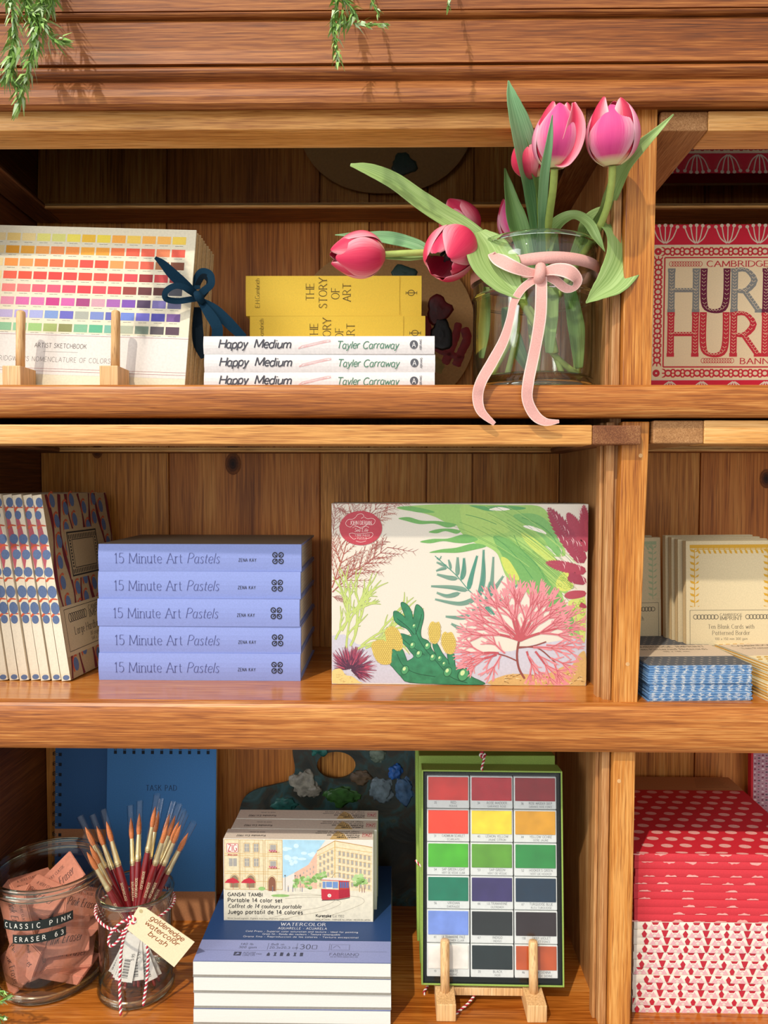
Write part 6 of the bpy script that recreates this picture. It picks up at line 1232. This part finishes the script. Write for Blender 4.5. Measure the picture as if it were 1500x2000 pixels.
def panset(lb, loc, rot, full):
    o = thing('watercolor_set', lb, 'paint set', loc, rot, 'green boxed watercolor sets on the stand'); b = MB()
    if not full: b.box(0, SW, 0, SD, 0, SH, GRN_, .8)
    else:
        for x0, x1, z0, z1 in ((0, 1.8, 0, SH), (SW - 1.8, SW, 0, SH), (1.8, SW - 1.8, 0, 1.8), (1.8, SW - 1.8, SH - 1.8, SH)): b.box(x0, x1, 0, SD, z0, z1, GRN_, .5)
        b.box(1.8, SW - 1.8, 16, SD, 1.8, SH - 1.8, GRN_)
        b.box(1.9, SW - 1.9, 9, 15.8, 1.9, SH - 1.9, GRD)
        for x0, x1, z0, z1 in ((1.9, 2.5, 2.5, SH - 2.5), (SW - 2.5, SW - 1.9, 2.5, SH - 2.5), (1.9, SW - 1.9, 1.9, 2.5), (1.9, SW - 1.9, SH - 2.5, SH - 1.9)): b.box(x0, x1, .8, 9, z0, z1, GRD)
    b.build('box', o)
    if full:
        cw, rh = 49.2, 37.0; x0, z0 = 6.2, SH - 6.5; b0 = MB()
        for i, (c, n1, n2, num) in enumerate(COLS):
            cx, cz = x0 + (i % 3) * cw, z0 - (i // 3 + 1) * rh; b = MB(); w, h = cw - 1.2, rh - 1.0
            b.box(cx, cx + w, 3.6, 8.9, cz, cz + h, PANW, .7); a = front_art(b, cx, cz, 3.6); tk = paint('6a6e70', .6)
            a.text(num, 8, 5.0, 2.4, tk, 1, thick=.13); a.text(n1, 30, 5.2, 2.6, tk, 1, thick=.12, align='c', sp=.14, fit=min(26, a.width(n1, 2.6, .14))); a.text(n2, 30, 1.6, 2.2, tk, 1, thick=.11, align='c', sp=.14, fit=min(26, a.width(n2, 2.2, .14)))
            pan = b.build('pan', o); b = MB(); b.box(cx + 1.4, cx + w - 1.4, 2.6, 4, cz + 9, cz + h - 1.2, paint(c, .22, .14, 60, bump=.1, spec=.6), .6); pp = b.build('paint_cake', pan)
            pan['label'] = 'white pan of %s paint' % n1.lower()
        b = MB(); b.box(3.2, SW - 3.2, 1.2, 1.5, 3.2, SH - 3.2, CLR); b.build('clear_lid', o)
    return o
sx0 = W(823, 1924, 36).x; s0 = Vector((sx0, 36, W(823, 1924, 36).z)); ca, sa = math.cos(SLN), -math.sin(SLN)
panset('green watercolor set with an open window showing eighteen colour pans, front of the stand', s0, (SLN, 0, -.008), True)
panset('closed green watercolor set right behind the open one, tied with twine', s0 + Vector((-.5, SD * ca + .8, 6 - SD * sa * -1 * 0)), (SLN, -.006, .002), False)
bk = panset('rearmost closed green watercolor set, rising highest on the stand', s0 + Vector((-3, (SD * ca + .8) * 2, 15)), (SLN, -.010, .004), False)
st2 = thing('display_stand', 'pale wooden stand with two pegs holding the green watercolor sets', 'stand', (0, 0, ZF))
xa2, xb2 = W(869, 1978, 8).x, W(1053, 1978, 8).x; peg_stand(st2, (xa2 + 1.5, xb2 - 2), 8, 116, 21, 19, 5.1, 57, .10, 22, 8)
bpy.context.view_layer.update()
tie = thing('twine_tie', 'red and white twine tied around the closed green watercolor sets', 'twine', (0, 0, 0))
twine(tie, [W(945, 1445, 92), W(942, 1470, 78), W(946, 1480, 70), W(941, 1500, 62), W(943, 1506, 60)], 1.2, name='upper_strand'); twine(tie, [W(943, 1468, 76), W(938, 1474, 74), W(944, 1480, 72), W(948, 1472, 74)], 1.5, name='knot'); twine(tie, [W(812, 1680, 60), W(818, 1688, 58), W(823, 1692, 58)], 1.1, name='side_strand')
twine(tie, [W(934, 1926, 52), W(926, 1945, 40), W(912, 1962, 28), W(895, 1976, 22), W(886, 1990, 16)], 1.2, name='loose_end'); twine(tie, [W(836, 1926, 60), W(828, 1938, 52), W(832, 1946, 50)], 1.2, name='loose_end')
# ------------------------------------------------------------------ red notebooks
RD = paint('c2202e', .65, .06, 700); RDS = paint('c8323c', .65, .06, 700); DOT = paint('dc9a92', .7, .1, 700); WHP = paint('dfd4c4', .75, .05, 700); PKM = paint('d8a2a6', .75, .08, 700); KB2 = paint('b28152', .8, .08, 500)
NW, ND, NTK = 196, 212, 8.47; nx, ny = 262, 27
def softbook(lb, x, y, z, rz, red, seed, top=False):
    o = thing('softcover_notebook', lb, 'notebook', (x, y, z), (0, 0, rz), 'dotted and patterned notebooks stacked in red'); rr = random.Random(seed); b = MB(); n = 6; t = NTK - .25
    prof = [(-.5 * math.sin(math.pi * i / n), t * i / n) for i in range(n + 1)]; body = RDS if red else WHP
    b.prism(prof + [(ND, t), (ND, t - .6), (4, t - .6), (4, .6), (ND, .6), (ND, 0)], lambda u, v, q: (NW * q, u, v), body)
    a = front_art(b, 0, 0, -.5, .05)
    if red:
        sh = rr.uniform(0, 22); ph = rr.choice((0, 0, 1, 2))
        for k in range(10):
            cx = sh + k * 23.5
            if cx > NW - 8: break
            zz = .2 if ph != 2 else t - .1; P = [(cx + 6.6 * math.cos(q), zz + (1 if zz < 1 else -1) * (2.0 + .8 * (k % 3)) * rr.uniform(.3, 1) * abs(math.sin(q))) for q in [math.pi * i / 8 for i in range(9)]]
            if rr.random() < .72: a.poly(P, DOT, 1)
    else:
        sh = rr.uniform(-20, 0)
        for k in range(14):
            cx = sh + k * 22.4
            def cl(P): return [(max(.2, min(NW - .2, x_)), max(.1, min(t - .1, y_))) for x_, y_ in P]
            if -6 < cx < NW - 2:
                a.poly(cl([(cx - 3, t * .5), (cx, t), (cx + 3, t * .5), (cx + 1.4, 0), (cx - 1.4, 0)] if k % 2 else [(cx - 4, t), (cx + 4, t), (cx + 1.5, t * .2), (cx, 0), (cx - 1.5, t * .2)]), 'b22434', 1); c2 = cx + 11.2
                if c2 < NW - 3:
                    a.poly(cl([(c2 - 4, t), (c2 + 4, t), (c2 + 2.4, t * .66), (c2 - 2.4, t * .66)]), 'b22434', 1.2); a.poly(cl([(c2 - 7.5, .1), (c2 - 4, t * .75), (c2 - 1, .1)]), PKM, .9); a.poly(cl([(c2 + 1, .1), (c2 + 4, t * .75), (c2 + 7.5, .1)]), PKM, .9); a.line(cl([(c2 - 3, t * .3), (c2, t * .52), (c2 + 3, t * .3)]), 1.1, PKM, 1)
    if top:
        a = Art(b, (0, 0, t), (1, 0, 0), (0, 1, 0), (0, 0, 1), .05); a.rect(0, 0, NW, ND, RD, 0)
        for j in range(11):
            for i in range(10):
                cx, cy = 9 + i * 21.6 + (j % 2) * 10.8 + rr.uniform(-1, 1), 2 + j * 16 + rr.uniform(-1, 1)
                if cx < NW - 7 and cy < 163: a.ell(cx, max(1.5, cy), 6.8, 4.2 if cy > 5 else 2, DOT, 1, 14, rr.uniform(-.06, .06))
        a.rect(0, 168, NW, ND, KB2, 1)
        for k in range(7): a.line([(NW - 58 + k * 1.5, 178 + k * 4.6), (NW - 14 - (k % 3) * 2, 178 + k * 4.6)], .8, 'd0a878' if 0 else '6a4a2a', 2)
    b.build('cover', o); b = MB(); b.box(.8, NW - .8, 4.2, ND - 1, .7, t - .7, PAPER); b.build('page_block', o); return o
names = ['lowest'] + [q + ' from the bottom' for q in 'second third fourth fifth sixth seventh eighth ninth tenth eleventh'.split()] + ['topmost']
z = ZF; rr2 = random.Random(4)
for i in range(12): softbook('cream notebook with red triangles, %s of its stack' % names[i], nx + rr2.uniform(0, 1.2), ny + rr2.uniform(-.8, .8), z, rr2.uniform(-.003, .003), False, i + 1); z += NTK
names = ['lowest', 'second from lowest', 'third from lowest', 'fourth from lowest', 'fifth from lowest', 'third below the top one', 'second below the top one', 'just below the top one', 'top']
for i in range(9): softbook('red spotted notebook, %s of the red ones stacked' % names[i] if i < 8 else 'top red notebook with pink oval spots and a kraft band at the back', nx + rr2.uniform(0, 1.2), ny + rr2.uniform(-.8, .8), z, rr2.uniform(-.003, .003), True, i + 31, i == 8); z += NTK
# woven-look notebook standing behind at the right edge
wn = thing('woven_cover_notebook', 'pink and grey woven-look notebook standing at the back right of the red stack', 'notebook', (W(1471, 1500, 222).x, 222, ZF), (-.03, 0, 0)); b = MB(); b.box(0, 130, 0, 9, 0, 250, RD, .4); a = front_art(b, 0, 0, 0); rr = random.Random(6)
a.rect(3, 1, 129.8, 249, paint('b08c98', .8, .15, 800), 0)
for i in range(24):
    for j in range(64): a.rect(4 + i * 5.2, 3 + j * 3.8, 4 + i * 5.2 + rr.uniform(1.6, 3.6), 3 + j * 3.8 + rr.uniform(.9, 2.2), ('7d2c48', '4a4650', 'd9c9cc', '9c5068')[(i + j * 2) % 4], 1)
b.build('cover', wn)
# ------------------------------------------------------------------ trailing asparagus fern
FN = [paint('7fa850', .5, .12, 60), paint('9abd6c', .5, .12, 60), paint('bcd4a6', .5, .12, 60)]
def sprig(lb, paths, seed, ln=13, dens=1.0):
    o = thing('fern_sprig', lb, 'plant', tuple(W(*paths[0][0])), (0, 0, 0), 'trailing green fern sprigs'); O = W(*paths[0][0]); rr = random.Random(seed); b = MB()
    for P_ in paths: b.tube([Vector(p) - O for p in cr([tuple(W(*q)) for q in P_], 8)], [1.0] * 200 if 0 else .9, FN[0], 6)
    b.build('stem', o); b = MB()
    for P_ in paths:
        P = [Vector(p) - O for p in cr([tuple(W(*q)) for q in P_], 10)]; n = len(P)
        for i in range(n - 1):
            d = (P[i + 1] - P[i]).normalized()
            for k in range(max(1, int((P[i + 1] - P[i]).length * .55 * dens + rr.random()))):
                p = P[i].lerp(P[i + 1], rr.random()); a = rr.uniform(0, 6.28); up = d.orthogonal().normalized(); s_ = up * math.cos(a) + d.cross(up) * math.sin(a); L_ = ln * rr.uniform(.6, 1.3) * (1 - .35 * i / n); e1 = p + (s_ * .8 + d * .45) * L_ * .5; e2 = p + (s_ * .75 + d * .8) * L_ + Vector((0, 0, -1)) * rr.uniform(0, 3); w = d.cross(s_).normalized() * 1.5; m = FN[rr.randrange(3)]
                b.strip([[p - w * .4, p + w * .4], [e1 - w, e1 + w], [e2 - w * .1, e2 + w * .1]], m)
                if rr.random() < .6: e3 = p + (s_ * .3 + d * 1.0) * L_ * .9; b.strip([[p - w * .4, p + w * .4], [p.lerp(e3, .5) - w * .9, p.lerp(e3, .5) + w * .9], [e3 - w * .1, e3 + w * .1]], FN[rr.randrange(3)])
    b.build('foliage', o)['kind'] = 'stuff'
sprig('thick green fern sprig trailing down the cornice at the top left corner', [[(30, -84, 30), (34, -86, -20), (40, -60, -62), (52, 0, -80), (60, 50, -84), (66, 90, -86), (56, 130, -84), (46, 165, -80), (34, 214, -74)], [(16, -84, 30), (10, -86, -20), (10, -50, -66), (20, 0, -84), (28, 50, -86), (22, 105, -84), (8, 160, -80)], [(70, -84, 30), (80, -86, -20), (80, -50, -66), (82, 0, -84), (74, 60, -86), (70, 110, -82)], [(52, 20, -82), (80, 40, -86), (98, 72, -86), (122, 82, -84)], [(90, -30, -80), (100, 4, -82), (88, 20, -84)], [(40, 90, -84), (20, 140, -84), (36, 170, -82)]], 3, 17, 1.6)
sprig('small green fern sprig hanging over the cornice near the middle', [[(660, -84, 30), (664, -86, -20), (662, -50, -60), (658, 0, -72), (652, 40, -74), (656, 80, -74), (660, 126, -72)], [(670, 20, -72), (660, 50, -74)], [(664, -10, -72), (690, 20, -72), (690, 34, -72), (676, 44, -72)]], 8, 12, 1.5)
sprig('wispy fern tip at the top edge right of the middle sprig', [[(700, -84, 30), (710, -86, -20), (716, -50, -60), (726, 0, -70), (740, 28, -70)], [(690, 46, -70), (720, 48, -70), (758, 47, -70)]], 10, 8, .6)
sprig('faint fern tip at the very top edge, above the tall leaf', [[(880, -84, 30), (880, -86, -20), (880, -50, -60), (880, -10, -66), (876, 12, -66)]], 12, 6, .8)
sprig('green fern tips entering at the lower left edge of the photo', [[(-150, 1975, 0), (-90, 1950, -14), (-40, 1925, -28), (-14, 1935, -34), (8, 1936, -34)], [(-150, 1980, 0), (-90, 1975, -12), (-40, 1960, -28), (-16, 1962, -34), (14, 1950, -34)], [(-150, 1985, 0), (-90, 1985, -12), (-40, 1975, -28), (-14, 1982, -32), (8, 1990, -32)]], 14, 9, 1.1)
